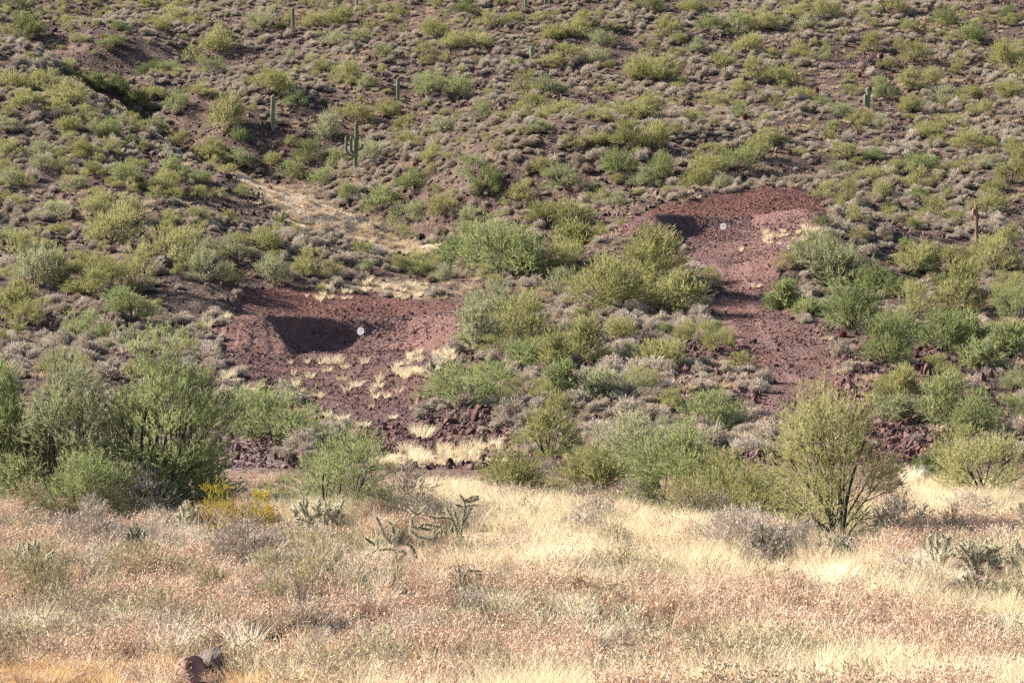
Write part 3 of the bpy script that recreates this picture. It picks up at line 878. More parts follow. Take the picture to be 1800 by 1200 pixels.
HILL += crop(600, 0, [
 (650,80,150,80,2),(500,210,150,100,0),(580,255,140,80,0),(720,250,170,90,0),(780,140,130,80,0),(880,130,130,60,0),(110,210,130,50,1),(240,300,150,60,3),(430,300,150,80,0),
 (1020,120,90,60,0),(1100,120,70,60,0),(1290,150,140,90,0),(1120,210,170,90,0),(1220,200,150,100,0),(1430,160,110,50,0),(1380,240,160,80,3),(1720,190,150,100,0),(1620,60,170,80,2),
 (1770,230,90,60,0),(910,350,90,50,1),(1190,320,170,90,0),(1090,350,150,70,0),(1350,340,130,80,3),(1580,420,190,130,0),(1700,440,180,160,0),(40,410,120,90,0),(490,500,170,120,1),(610,520,150,110,1),
 (130,470,120,80,3),(960,490,120,120,0),(1110,500,170,90,3),(1010,590,170,100,0),(1130,600,200,80,0),(1370,640,120,70,0),(1560,620,230,120,0),(1510,780,170,150,0),(1630,790,180,150,0),
 (1760,710,90,70,0),(250,610,140,80,0),(320,700,160,100,0),(740,630,120,90,3),(560,700,190,90,3),(1040,700,170,70,1),(60,640,190,90,0),(390,770,100,60,0),(480,860,150,100,0),
 (150,850,180,110,3),(30,860,100,60,0),(690,940,150,140,1),(770,1030,190,140,1),(1210,780,140,70,0),(1330,775,140,80,0),(1470,930,190,140,1),(1690,950,130,140,1),(1580,990,150,110,3),
 (1080,900,140,70,0),(1200,1000,210,130,3),(370,1000,210,120,1),(210,1110,230,140,1),(360,1185,180,130,1),(50,1050,120,80,1),(560,1140,180,130,0),(700,1190,200,110,3),(930,1080,160,130,0),
 (1080,1180,200,130,0),(1240,1190,210,130,0),(1440,1090,150,80,3),(1330,1060,90,45,0)])
HILL += crop(1200, 0, [
 (60,60,150,70,0),(130,160,130,80,1),(280,170,190,100,1),(420,150,170,100,0),(570,100,190,70,0),(760,100,160,110,0),(640,60,100,60,0),(650,160,130,80,3),(1100,70,160,90,0),(1390,140,150,90,2),
 (1180,160,90,50,1),(1540,220,160,110,1),(1700,100,100,70,2),(320,290,170,110,0),(60,280,150,70,3),(210,360,170,90,0),(600,300,120,80,0),(480,310,90,60,0),(990,270,120,100,0),(1130,270,80,80,0),
 (1240,330,170,120,0),(1680,350,160,130,0),(1760,340,120,120,0),(730,300,60,50,3),(380,410,150,100,0),(480,450,150,100,0),(590,440,130,110,0),(1200,470,150,120,0),(1310,450,120,90,0),(1070,530,160,120,1),(880,500,110,50,0),
 (1360,550,130,110,3),(1500,530,150,80,0),(1740,510,140,90,0),(150,560,160,80,0),(300,500,130,90,0),(290,630,130,90,1),(1190,590,150,90,0),(1560,610,130,80,0),(640,530,130,70,0),
 (740,560,120,60,1),(820,620,160,80,3),(950,660,150,80,0),(1050,680,100,70,3),(790,690,90,60,1),(1290,720,170,90,0),(1430,690,190,90,0),(1470,790,190,110,0),(1620,800,150,80,0),(1740,810,120,100,0),
 (450,760,220,90,0),(390,840,170,120,0),(280,900,190,120,1),(130,930,200,110,0),(60,1000,200,110,0),(200,1000,120,90,3),(870,840,230,100,0),(1000,850,120,70,1),(1250,890,220,80,1),(850,915,160,80,3),
 (980,950,170,70,0),(1240,990,170,110,0),(1240,1060,130,80,1),(1600,890,200,80,3),(1740,970,190,190,0),(1640,1030,130,80,0),(1440,920,150,80,0),(730,1050,150,110,0),(860,1080,120,140,0),
 (1030,1050,120,90,0),(1340,1150,170,120,0),(1630,1130,210,120,0),(930,1170,120,90,0),(730,1190,90,60,2),(1090,1120,80,60,0),(1180,1195,160,70,0),(1460,1190,150,80,0)])
HILL += crop(0, 400, [
 (330,290,260,190,0),(560,330,200,190,0),(720,330,190,250,0),(920,130,170,130,0),(1250,180,230,130,3),(1400,110,220,100,0),(1420,290,160,140,3),(1660,260,175,150,0),(1760,160,110,110,0),
 (870,440,190,160,3),(650,440,220,100,0),(400,350,150,60,3),(120,520,190,130,0),(430,600,240,190,1),(60,70,150,80,3),(940,250,90,60,0),(1160,280,90,50,3),(200,120,130,70,0),(1100,120,110,70,3)])
HILL += crop(600, 400, [
 (90,140,170,120,0),(300,170,160,120,0),(120,230,110,70,3),(410,260,110,75,2),(520,290,120,90,3),(1120,340,190,120,3),(1500,700,170,90,3),(1720,560,110,65,1),(1000,855,90,55,3)])
HILL += crop(1200, 400, [
 (1000,350,150,150,0),(1250,240,180,110,1),(1680,110,170,100,0),(1740,230,150,110,0),(1570,180,180,120,0),(1180,120,100,65,1),(1430,180,160,90,0),(1740,380,180,120,0),(1330,330,140,80,0),(900,60,160,70,0),(140,560,150,80,3)])

HILL += [(1430,470,90,60,3),(1610,480,80,60,0),(1560,520,80,60,1),(1620,560,80,65,0),(1790,560,70,60,1),(1745,480,80,60,0),(1600,600,70,50,1),(1790,690,60,45,3),(1660,690,60,40,0),(1775,740,60,45,1),
 (985,475,70,45,0),(870,560,90,60,3),(1090,600,60,40,0),(1110,700,70,40,3),(880,670,60,35,1),(1180,720,60,35,0),(950,700,50,30,0),(740,480,60,40,0),(640,470,60,40,3),
 (365,492,80,54,3),(300,470,100,70,0),(190,430,90,60,0),(60,500,100,60,3),(230,565,100,66,1),(30,560,90,60,0),(150,520,80,50,0),(20,450,70,45,0),(300,520,60,40,3)]
BUSH_CACHE = {}
ASP = (0.62, 0.7, 0.5, 0.8, 0.66, 0.56, 0.74, 0.46, 0.6, 0.86)
def bush_mesh(tone, v):
    if (tone, v) not in BUSH_CACHE:
        lob = (11, 14, 8, 10, 17, 9, 13, 7, 19, 12)[v]
        wood, lf = plant(300 + v, 2.6, 2.6 * ASP[v], stems=(6, 7, 4, 6, 7, 5, 6, 4, 8, 5)[v], lobes=lob, leaves=(4600, 3600, 3800, 5000, 3300, 4200, 3000, 3200, 4400, 4800)[v], leaf=(0.16, 0.026), r=0.035, low=(.12, .05, .2, .12, .05, .16, .1, .2, .04, .15)[v], detail=2,
                         lobe=(.29, .22, .32, .30, .19, .31, .24, .33, .18, .27)[v], lean=.9, asym=(0, .18, -.2, .1, -.12, .22, -.1, 0, .1, -.16)[v], fill=.35, up=(.3, .5, .2, .5, .3, .15, .6, .3, .4, .5)[v])
        V, f, mi = wood.arrays(); V2, f2, mi2 = lf.arrays()
        g = Geo(); g.add(V, f[0], m=0); g.add(V2, f2[0], m=1)
        BUSH_CACHE[(tone, v)] = g.mesh("creosote_bush", [M_TWIGDARK, LEAF[tone]])
    return BUSH_CACHE[(tone, v)]

LANDMARKS = []        # (px, py, phrase) that hillside bushes can be found by
TONES = ("olive", "green", "dark green", "grey green")
BUSHES = []
def place_hill_bushes():
    rng = np.random.default_rng(5)
    px = np.array([b[0] for b in HILL]); py = np.array([b[1] for b in HILL])
    P = ray_ground(px, py)
    band = np.array([(395, 312), (500, 338), (640, 385), (790, 430), (778, 452), (690, 452), (590, 435), (480, 395), (420, 350)], float)
    for (x, y, w, h, t), p in zip(HILL, P):
        if (262 < x < 425 and 518 < y < 606) or (1065 < x < 1150 and 372 < y < 425):
            continue
        if inside(band, np.array([x]), np.array([y]))[0] or inside(band, np.array([x]), np.array([y - h * .7]))[0]:
            continue
        k = p[1] / F
        v = int(rng.integers(0, 10))
        W, H = w * k * rng.uniform(.98, 1.14), h * k * rng.uniform(.9, 1.1)
        asp = ASP[v]
        o = link("creosote_bush", bush_mesh(t, v), p + np.array([0, 0, -0.03]), rng.uniform(0, 6.28), (W / 2.6, W / 2.6, H / (2.6 * asp)))
        BUSHES.append((o, x, y - h * .5, w, h, t))
place_hill_bushes()

def more_bushes():
    """bushes past both sides of the picture and above its top"""
    rng = np.random.default_rng(15)
    tm = []
    for v in (1, 4, 6, 7):
        me = bush_mesh(0, v)
        V = np.zeros(len(me.vertices) * 3); me.vertices.foreach_get("co", V)
        n = len(me.polygons); Q = np.zeros(n * 4, int); me.polygons.foreach_get("vertices", Q) if False else None
        lo = np.zeros(len(me.loops), np.int32); me.loops.foreach_get("vertex_index", lo)
        mi = np.zeros(n, np.int32); me.polygons.foreach_get("material_index", mi)
        tm.append((V.reshape(-1, 3), [lo.reshape(-1, 4)], mi))
    X, Y = sector(rng, 420, 100, 380, -700, 2500)
    P = np.stack([X, Y, height(X, Y)], 1)
    k = ~in_frame(P, 15)
    P = P[k]
    X, Y = sector(rng, 1900, 110, 345, -60, 1860)
    k = rng.uniform(size=len(X)) > np.maximum(red_mask(X, Y), straw_mask(X, Y)) * 1.2 + .62 * smooth(.62, .45, fbm(X * .05, Y * .05, 19, 3))
    X, Y = X[k], Y[k]
    P2 = np.stack([X, Y, height(X, Y)], 1)
    S = np.concatenate([rng.uniform(0.7, 1.3, len(P)), rng.uniform(0.26, 0.66, len(P2)) ])
    P = np.concatenate([P, P2])
    stuff("small_shrubs", tm, [M_TWIGDARK, LEAF[0]], P, rng.uniform(0, 6.28, (len(P), 3)) * np.array([0, 0, 1]), S, rng.integers(0, 4, len(P)), "small olive shrubs dotted over the slopes between the larger bushes", "shrubs")
more_bushes()

# ------------------------------------------------------------------ palo verde trees: (x, base y, width, height, tone, crown offset x, seed, label)
def palo_verde(x, y, w, h, tone, seed, label, asym=0.0, dens=1.0, trunk=1.0, lift=0.0, name="palo_verde_tree", cat="tree", group=None, D=None, stems=None):
    p = ray_ground([x], [y])[0] if D is None else np.array(wpt(x, y, D))
    k = p[1] / F
    W, H = w * k, h * k
    pxm = F / p[1] * 0.57                        # picture pixels of the 1024 px render per metre
    lw = max(0.012, 0.78 / pxm); ll = max(0.11, 4.8 / pxm)
    area = W * H
    nl = int(np.clip(dens * 2.7 * area / (lw * ll * 0.62), 3000, 170000))
    wood, lf = plant(seed, W, H, stems=stems or 3, lobes=int(np.clip(9 + area * 1.0, 12, 60)) + (24 if lift < 0 else 0), spray=14 if lift < 0 else 9, leaves=nl, leaf=(ll, lw), r=(0.023 if stems is None else .015) * trunk * H ** .7, low=max(.02, (0.10 if stems is None else .04) + lift * 1.5), asym=asym, detail=5, lobe=float(np.clip(.30 - area * .004, .17, .28)) + (-.035 if lift < 0 else 0), lean=.85 if stems is None else .9, fill=.5 + .45 * (lift < 0), subs=5)
    root = link(name, None, p + np.array([0, 0, -0.04]))
    link("trunk", wood.mesh("trunk", [M_BARK], True), parent=root)
    link("crown", lf.mesh("crown", [LEAF[tone]]), parent=root)
    tag(root, label, cat, group or ("palo verde trees near the wash" if y > 740 else "palo verde trees around the pads"))
    LANDMARKS.append((x, y - h * .5, None))
    return root

TREES = [
 (270, 905, 295, 318, 1, "huge feathery green tree left of the lower pad, its crown reaching the berm", 0.06, .85),
 (120, 905, 290, 275, 3, "broad low grey-green tree merging with the left side of the huge feathery tree", 0.0, .85),
 (5, 890, 150, 245, 1, "green tree cut by the left edge of the picture", 0.0, 1.0),
 (150, 912, 170, 112, 1, "low leafy shrub at the foot of the broad low tree at left", 0.0, 1.0),
 (262, 912, 150, 105, 1, "low leafy shrub under the middle of the huge feathery tree", 0.0, 1.0),
 (355, 892, 120, 120, 1, "leafy shrub under the right side of the huge feathery tree", 0.0, .8),
 (45, 908, 150, 100, 1, "low leafy shrub at the far left edge under the cut-off tree", 0.0, 1.0),
 (590, 915, 235, 148, 1, "sprawling open green tree with bare dark limbs behind the cholla cacti", 0.1, 0.55),
 (475, 775, 165, 90, 1, "bright green rounded bush between the huge left tree and the lower pad", 0.0, 1.0),
 (905, 875, 155, 78, 0, "low umbrella-shaped olive tree standing at the edge of the pale grass", -0.1, 0.8),
 (1045, 888, 135, 92, 0, "yellow-green tree left of the tall bright green bush above the pale grass", 0.0, 1.0),
 (1185, 897, 190, 138, 1, "tall dense bright green bush in the middle above the pale grass", 0.0, 1.4),
 (1110, 838, 180, 105, 3, "soft grey-green tree behind the dense bright green bush", 0.0, 1.0),
 (1475, 950, 215, 258, 0, "tall airy palo verde with dark forked trunk at the right of the pale grass", -0.13, .68),
 (1315, 925, 250, 135, 0, "low spreading yellow-green tree at the left foot of the tall airy palo verde", -0.1, 0.9),
 (1725, 888, 150, 118, 0, "broad olive tree on splayed bare stems above the right pale grass", 0.0, 0.8),
 (1635, 850, 60, 50, 2, "small dark olive shrub beside the straw tuft left of the splayed-stem tree", 0.0, 1.0),
 (1690, 812, 120, 62, 0, "wide olive bush behind the splayed-stem tree at the right edge", 0.0, 1.0),
 (965, 808, 115, 108, 0, "upright olive tree with fan of bare stems below the grey shrub bank", 0.0, 0.8),
 (825, 712, 165, 72, 1, "wide low green bush beside the lower pad at its right edge", 0.0, 1.0),
 (920, 602, 115, 85, 0, "dome-crowned tree with a fan of dark limbs right of the lower berm", 0.0, 0.85),
 (842, 618, 85, 80, 3, "pale grey-green tree overlapping the right end of the lower berm", 0.0, 0.9),
 (925, 642, 85, 42, 1, "low green bush just below the dome-crowned tree with dark limbs", 0.0, 1.0),
 (1020, 640, 85, 80, 0, "thin olive tree with a single dark curved trunk in the middle ground", 0.05, 0.6),
 (975, 648, 55, 60, 0, "narrow olive bush left of the thin tree with curved trunk", 0.0, 0.8),
 (988, 695, 62, 58, 1, "small dense green bush below the thin tree with curved trunk", 0.0, 1.1),
 (1045, 695, 75, 45, 3, "pale grey-green bush right of the small dense green bush", 0.0, 0.9),
 (1160, 645, 80, 45, 0, "low olive bush on the rocky bank left of the red road", 0.0, 0.9),
 (1075, 550, 150, 95, 0, "left of two big trees below the upper berm, trunk dark at rocky bank", -0.1, 0.9),
 (1130, 520, 160, 112, 0, "tallest yellow-green tree below the upper berm left of the red road", 0.1, 1.0),
 (1195, 545, 92, 64, 0, "round olive tree at the left edge of the red road", 0.0, 0.9),
 (870, 480, 150, 88, 1, "large green bush at the foot of the grassy spur", 0.0, 1.1),
 (800, 468, 70, 48, 1, "smaller green bush left of the large green bush at the spur foot", 0.0, 1.0),
 (925, 482, 80, 75, 1, "upright green tree right of the large green bush at the spur foot", 0.0, 1.0),
 (1010, 438, 70, 45, 0, "olive bush left of the upper berm's outer slope", 0.0, 0.9),
 (1473, 508, 92, 75, 3, "bluish grey-green tree beside the red road below the straw patch", 0.0, 1.0),
 (1377, 545, 52, 48, 1, "small round green bush at the right shoulder of the red road", 0.0, 1.1),
 (1423, 555, 52, 26, 1, "flat dark green bush right of the small round roadside bush", 0.0, 1.1),
 (1497, 582, 102, 88, 1, "tall bright green tree standing behind the red boulders right of the road", 0.0, 1.0),
 (1557, 642, 88, 84, 1, "tree with black trunk standing on the rock pile right of the road", 0.0, 0.9),
 (1657, 618, 88, 68, 1, "wide green tree above the rock pile at the right", 0.0, 0.9),
 (1683, 550, 90, 85, 0, "tall yellow-green tree on the slope above the rock pile", 0.0, 1.0),
 (1700, 605, 72, 55, 1, "green bush right of the wide tree above the rock pile", 0.0, 1.0),
 (1772, 625, 62, 55, 1, "dark green bush at the right edge level with the rock pile", 0.0, 1.0),
 (1720, 645, 80, 45, 1, "low green bush right of the rock pile", 0.0, 1.0),
 (1587, 700, 68, 54, 0, "round olive bush just below the rock pile", 0.0, 1.0),
 (1655, 748, 82, 88, 1, "leafy green tree leaning below the rock pile at right", 0.0, 1.1),
 (1720, 770, 92, 78, 1, "leafy green tree near the right edge above the dead branches", 0.0, 1.0),
 (1577, 738, 78, 40, 3, "pale sparse bush with bare twigs on the stony bank right of the road", 0.0, 0.6),
 (1257, 752, 122, 64, 1, "wide bright green bush at the lower left edge of the red road", 0.0, 1.1),
]
for i, (x, y, w, h, t, lab, asym, dens) in enumerate(TREES):
    bushy = " bush" in lab or " shrub" in lab
    sprawl = bushy or i < 3
    big = 1.0 if i < 3 else 1.05
    palo_verde(x, y, w * big, h * big, t, 900 + i, lab, asym, dens, lift=-.06 if i < 3 else 0.0, name="palo_verde_shrub" if bushy else "palo_verde_tree", cat="bush" if bushy else "tree", group=None, stems=8 if sprawl else None)

# dead pale limbs seen in the crowns
def limb(name, pts, D, r, mat, label, cat, parent=None):
    W = [np.array(wpt(a, b, D + dd)) for a, b, dd in pts]
    root = W[0]
    g = Geo()
    for k in range(len(W) - 1):
        a, b = W[k] - root, W[k + 1] - root
        d = b - a; l = np.linalg.norm(d)
        r0 = r * (1 - 0.7 * k / len(W)); r1 = r * (1 - 0.7 * (k + 1) / len(W))
        V, Q = tubes(a[None], (d / l)[None], np.array([l]), np.zeros((1, 3)), np.array([r0]), np.array([r1]), 2, 6)
        g.add(V, Q)
    o = link(name, g.mesh(name, [mat], True), root)
    tag(o, label, cat)
    return o

# ------------------------------------------------------------------ grey brittlebush
def brittle_arrays(seed, tall=0.62, nst=330, leaf=(0.13, 0.028)):
    rng = np.random.default_rng(seed)
    n = nst
    d = sphere_dirs(rng, n); d[:, 2] = np.abs(d[:, 2]) * 0.9 + 0.12; d = unit(d)
    lump = 0.62 + 0.66 * vnoise(d[:, 0] * 2.1 + 9, d[:, 1] * 2.1 + seed, seed)
    tip = d * np.array([0.5, 0.5, tall]) * lump[:, None]
    # branchlets and, at their ends, little sprays
    g = Geo()
    g.add(*blades(rng, tip * 0.15, unit(tip), np.linalg.norm(tip, axis=1) * .85, 0.02), m=0)
    m = 4
    P = np.repeat(tip, m, 0) * rng.uniform(0.5, 1.0, (n * m, 1)) + rng.normal(size=(n * m, 3)) * 0.035
    D = unit(np.repeat(d, m, 0) + sphere_dirs(rng, n * m) * 0.9 + np.array([0, 0, .25]))
    g.add(*blades(rng, P, D, rng.uniform(.5, 1.2, n * m) * leaf[0], leaf[1] * rng.uniform(.6, 1.2, n * m), taper=0.6), m=1)
    return g
BRITTLE = [brittle_arrays(500 + k, (0.6, 0.7, 0.52, 0.66, 0.58)[k]) for k in range(5)]

def scatter_brittle():
    rng = np.random.default_rng(33)
    X, Y = sector(rng, 44000, 92, 335)
    Z = height(X, Y)
    q = project(np.stack([X, Y, Z], 1))
    red = np.maximum(np.maximum(red_mask(X, Y), gravel_mask(X, Y)), straw_mask(X, Y) * np.where(Y > 178, .93, .9))
    dens = fbm(X * 0.09, Y * 0.09, 71, 3)
    p = (0.12 + 0.82 * smooth(0.38, 0.56, dens)) * (1 - red)
    # thick bank of grey shrubs between the pads
    p = p * (1 - .8 * smooth(.52, .64, fbm(X * 0.07, Y * 0.07, 31, 3)) * (Y > 165))
    rub = ((q[:, 0] > 590) & (q[:, 0] < 930) & (q[:, 1] > 735) & (q[:, 1] < 800)) | ((q[:, 0] > 1500) & (q[:, 0] < 1680) & (q[:, 1] > 620) & (q[:, 1] < 850)) | ((q[:, 0] > 1190) & (q[:, 0] < 1300) & (q[:, 1] > 590) & (q[:, 1] < 700)) | ((q[:, 0] > 105) & (q[:, 0] < 240) & (q[:, 1] > 62) & (q[:, 1] < 145))
    p = np.where(rub, p * .3, p)
    bank = (q[:, 0] > 840) & (q[:, 0] < 1190) & (q[:, 1] > 540) & (q[:, 1] < 770)
    p = np.where(bank, np.maximum(p, 0.75) * (1 - red), p)
    k = rng.uniform(size=len(X)) < p
    X, Y, Z = X[k], Y[k], Z[k]
    s = np.clip(np.exp(rng.normal(-0.40, 0.36, len(X))), 0.3, 1.4)
    P = np.stack([X, Y, Z - 0.02], 1)
    S = np.stack([s * rng.uniform(.9, 1.2, len(s)), s * rng.uniform(.9, 1.2, len(s)), s * rng.uniform(.75, 1.05, len(s))], 1)
    fr = in_frame(P)
    order = np.argsort(-(s / Y) * fr)
    big, rest = order[:300], order[300:]
    meshes = [g.mesh("brittlebush", [M_STEM, M_GREY]) for g in BRITTLE]
    for j in big:
        o = link("brittlebush", meshes[int(rng.integers(0, 5))], P[j], rng.uniform(0, 6.28), S[j])
        a, b = project(P[j:j + 1])[0]
        if a < 560:
            tag(o, "grey dry mounded shrub on the slope left of the lower pad", "shrub", "grey shrubs left of the lower pad")
        elif a < 930 and b > 560:
            tag(o, "grey dry mounded shrub around the foot of the lower pad", "shrub", "grey shrubs around the lower pad")
        elif a < 1260 and b > 500:
            tag(o, "grey dry mounded shrub in the bank between lower pad and red road", "shrub", "grey shrubs between pad and road")
        elif b > 500:
            tag(o, "grey dry mounded shrub on the slope right of the red road", "shrub", "grey shrubs right of the road")
        else:
            tag(o, "grey dry mounded shrub on the hill above both pads", "shrub", "grey shrubs on the hill")
    tm = [g.arrays() for g in BRITTLE]
    stuff("dry_brush", tm, [M_STEM, M_GREY], P[rest], rng.uniform(0, 6.28, (len(rest), 3)) * np.array([0, 0, 1]), S[rest], rng.integers(0, 5, len(rest)), "grey dry low shrubs covering the hillside", "brush")
scatter_brittle()

# ------------------------------------------------------------------ straw-coloured grass
def tuft(seed, n=110, h=0.6, spread=0.16, w=0.011, lean=0.45, bend=0.25, m=0, seeds=0):
    rng = np.random.default_rng(seed)
    az = rng.uniform(0, 6.28, n); rr = spread * np.sqrt(rng.uniform(0, 1, n))
    P = np.stack([np.cos(az) * rr, np.sin(az) * rr, np.full(n, -0.02)], 1)
    d = np.stack([np.cos(az) * lean * rng.uniform(.1, 1, n), np.sin(az) * lean * rng.uniform(.1, 1, n), np.ones(n)], 1)
    d = unit(d + rng.normal(size=(n, 3)) * 0.10)
    g = Geo()
    g.add(*blades(rng, P, d, h * rng.uniform(.5, 1.1, n), w, bend, 3, 0.3), m=m)
    return g
TUFTS = [tuft(600 + k, (120, 80, 140, 60, 100, 46)[k], (.55, .48, .6, .66, .42, .58)[k], (.15, .11, .19, .09, .2, .12)[k], 0.014, (.55, .4, .62, .3, .8, .45)[k], 0.22) for k in range(6)]

def place_tufts():
    rng = np.random.default_rng(44)
    spots = []
    def area(poly, nn, s0, s1, grp, lab):
        xs = [a for a, b in poly]; ys = [b for a, b in poly]
        pp = np.array(poly, float); c = 0
        while c < nn:
            a, b = rng.uniform(min(xs), max(xs)), rng.uniform(min(ys), max(ys))
            if inside(pp, np.array([a]), np.array([b]))[0]:
                spots.append((a, b, rng.uniform(s0, s1), grp, lab)); c += 1
    PAD = ("straw tufts on the lower pad", "cream dry grass tuft growing in the maroon gravel of the lower pad")
    for a, b, s in ((640, 640, 1.2), (565, 640, .9), (575, 655, 1.0), (605, 648, 1.0), (570, 655, .8), (545, 665, .8), (600, 668, 1.2), (610, 690, 1.2), (625, 680, 1.1), (655, 690, .9), (667, 672, 1.2), (660, 700, 1.0), (598, 640, .8), (680, 700, .8), (540, 640, .8), (515, 660, .8), (530, 690, .8), (560, 700, .8), (583, 640, 1.3), (520, 680, 1.0), (652, 720, .9), (690, 735, .8), (740, 705, .9), (725, 720, .8), (700, 690, 1.0), (575, 735, 1.1), (600, 742, 1.0), (640, 750, 1.1), (665, 680, 1.0), (510, 640, .7), (745, 770, 1.4), (735, 765, 1.2)):
        spots.append((a, b, s * .95) + PAD)
    area([(680, 655), (720, 622), (790, 612), (800, 632), (740, 680)], 44, .6, 1.15, "straw tufts right of the lower pad", "cream dry grass tuft in the dense patch at the lower pad's right edge")
    area([(370, 668), (420, 660), (470, 690), (440, 704), (380, 690)], 22, .6, 1.1, "straw tufts left of the lower pad", "cream dry grass tuft in the patch at the lower pad's left edge")
    area([(530, 520), (560, 502), (640, 496), (700, 490), (780, 512), (740, 528), (620, 526), (560, 538)], 44, .55, 1.15, "straw tufts above the lower berm", "cream dry grass tuft on the red cut above the lower berm")
    area([(350, 575), (380, 560), (412, 556), (400, 572), (370, 580)], 9, .9, 1.4, "straw tufts at the lower berm's left end", "tan dry grass tuft at the outer left end of the lower berm")
    area([(1330, 418), (1350, 410), (1410, 402), (1452, 402), (1440, 428), (1380, 440), (1345, 432)], 34, .6, 1.15, "straw tufts beside the upper pad", "cream dry grass tuft in the patch at the upper pad's right edge")
    area([(640, 815), (720, 792), (910, 786), (890, 806), (760, 822), (660, 826)], 40, .7, 1.3, "straw tufts below the lower pad", "straw grass tuft in the pale band below the lower pad's rubble")
    area([(1040, 800), (1240, 770), (1340, 775), (1320, 800), (1250, 800)], 16, .8, 1.4, "straw tufts below the red road", "straw grass tuft on the tan ground below the red road")
    area([(410, 332), (520, 362), (640, 396), (770, 438), (740, 452), (600, 424), (480, 382)], 75, .6, 1.1, "straw tufts on the spur crest", "pale dry grass tuft on the crest of the grassy spur")
    lone = [(1345, 412, 1.1, "round cream grass tuft nearest the upper target"), (1345, 425, 1.0, "small cream tuft below the round tuft near the upper target"), (1303, 442, .9, "lone yellowish tuft in the middle of the upper pad"), (1329, 505, 1.0, "lone yellowish tuft low on the red road")]
    px = np.array([s[0] for s in spots] + [l[0] for l in lone], float); py = np.array([s[1] for s in spots] + [l[1] for l in lone], float)
    P = ray_ground(px, py)
    ms = [g.mesh("grass_tuft", [M_STRAW]) for g in TUFTS]
    msp = [g.mesh("grass_tuft", [M_SPUR]) for g in TUFTS]
    for i, p in enumerate(P):
        s = spots[i][2] if i < len(spots) else lone[i - len(spots)][2]
        spur = i < len(spots) and "spur" in spots[i][3]
        o = link("grass_tuft", (msp if spur else ms)[int(rng.integers(0, 6))], p, rng.uniform(0, 6.28), (s * rng.uniform(.75, 1.3), s * rng.uniform(.75, 1.3), s * rng.uniform(.7, 1.25)))
        if i < len(spots):
            tag(o, spots[i][4], "grass tuft", spots[i][3])
        else:
            tag(o, lone[i - len(spots)][3], "grass tuft")
place_tufts()

def hill_grass():
    rng = np.random.default_rng(48)
    X, Y = sector(rng, 22000, 100, 335)
    st = straw_mask(X, Y)
    k = rng.uniform(size=len(X)) < np.maximum(.04 + .5 * smooth(.50, .66, fbm(X * .06 + 5, Y * .06, 45, 3)), st * .9 * (Y > 178)) * (1 - red_mask(X, Y))
    X, Y = X[k], Y[k]
    P = np.stack([X, Y, height(X, Y)], 1)
    stuff("grass", [tuft(640 + j, 90, .42, .3, .022, .7, .3).arrays() for j in range(4)], [M_HILLGRASS], P, rng.uniform(0, 6.28, (len(X), 3)) * np.array([0, 0, 1]), rng.uniform(.6, 1.3, len(X)), rng.integers(0, 4, len(X)), "dry tan grass in patches on the hillside", "grass")
hill_grass()

# ------------------------------------------------------------------ foreground cover
def buckwheat(seed):
    """low dry plant: thin branching stems with russet seed heads"""
    rng = np.random.default_rng(seed)
    n = 70
    az = rng.uniform(0, 6.28, n)
    d = unit(np.stack([np.cos(az) * rng.uniform(.1, 1.1, n), np.sin(az) * rng.uniform(.1, 1.1, n), np.ones(n)], 1))
    L = rng.uniform(.25, .55, n)
    P = np.stack([np.cos(az), np.sin(az), np.zeros(n)], 1) * rng.uniform(0, .14, (n, 1))
    g = Geo()
    g.add(*blades(rng, P, d, L, 0.010, .15, 2, .5), m=0)
    m = 330
    i = rng.integers(0, n, m)
    t = rng.beta(2.2, 1.0, m)
    Q = P[i] + d[i] * (L[i] * t)[:, None] + rng.normal(size=(m, 3)) * 0.045
    Q[:, 2] = np.maximum(Q[:, 2], 0.02)
    g.add(*blades(rng, Q, sphere_dirs(rng, m), rng.uniform(.02, .055, m), rng.uniform(.012, .026, m), taper=.6), m=1)
    k = 90
    i = rng.integers(0, n, k)
    Q = P[i] + d[i] * (L[i] * rng.uniform(.3, 1, k))[:, None]
    g.add(*blades(rng, Q, unit(d[i] + sphere_dirs(rng, k) * .8), rng.uniform(.08, .18, k), .007), m=0)
    return g.arrays()

def twiggy(seed, h=0.5, n=60, flecks=380, fl=(.035, .016)):
    rng = np.random.default_rng(seed)
    d = sphere_dirs(rng, n); d[:, 2] = np.abs(d[:, 2]) + .25; d = unit(d)
    L = rng.uniform(.35, .62, n) * h / .5
    P = rng.normal(size=(n, 3)) * np.array([.04, .04, 0])
    g = Geo()
    g.add(*blades(rng, P, d, L, 0.014, .1, 2, .5), m=0)
    k = n * 5
    i = rng.integers(0, n, k); t = rng.uniform(.35, 1, k)
    Q = P[i] + d[i] * (L[i] * t)[:, None]
    e = unit(d[i] * .8 + sphere_dirs(rng, k) * .7)
    l2 = rng.uniform(.08, .2, k) * h / .5
    g.add(*blades(rng, Q, e, l2, 0.009), m=0)
    j = rng.integers(0, k, flecks)
    R = Q[j] + e[j] * (l2[j] * rng.uniform(.3, 1.1, flecks))[:, None]
    R[:, 2] = np.maximum(R[:, 2], 0.02)
    g.add(*blades(rng, R, unit(e[j] + sphere_dirs(rng, flecks)), rng.uniform(.6, 1.4, flecks) * fl[0], rng.uniform(.6, 1.4, flecks) * fl[1], taper=.6), m=1)
    return g.arrays()

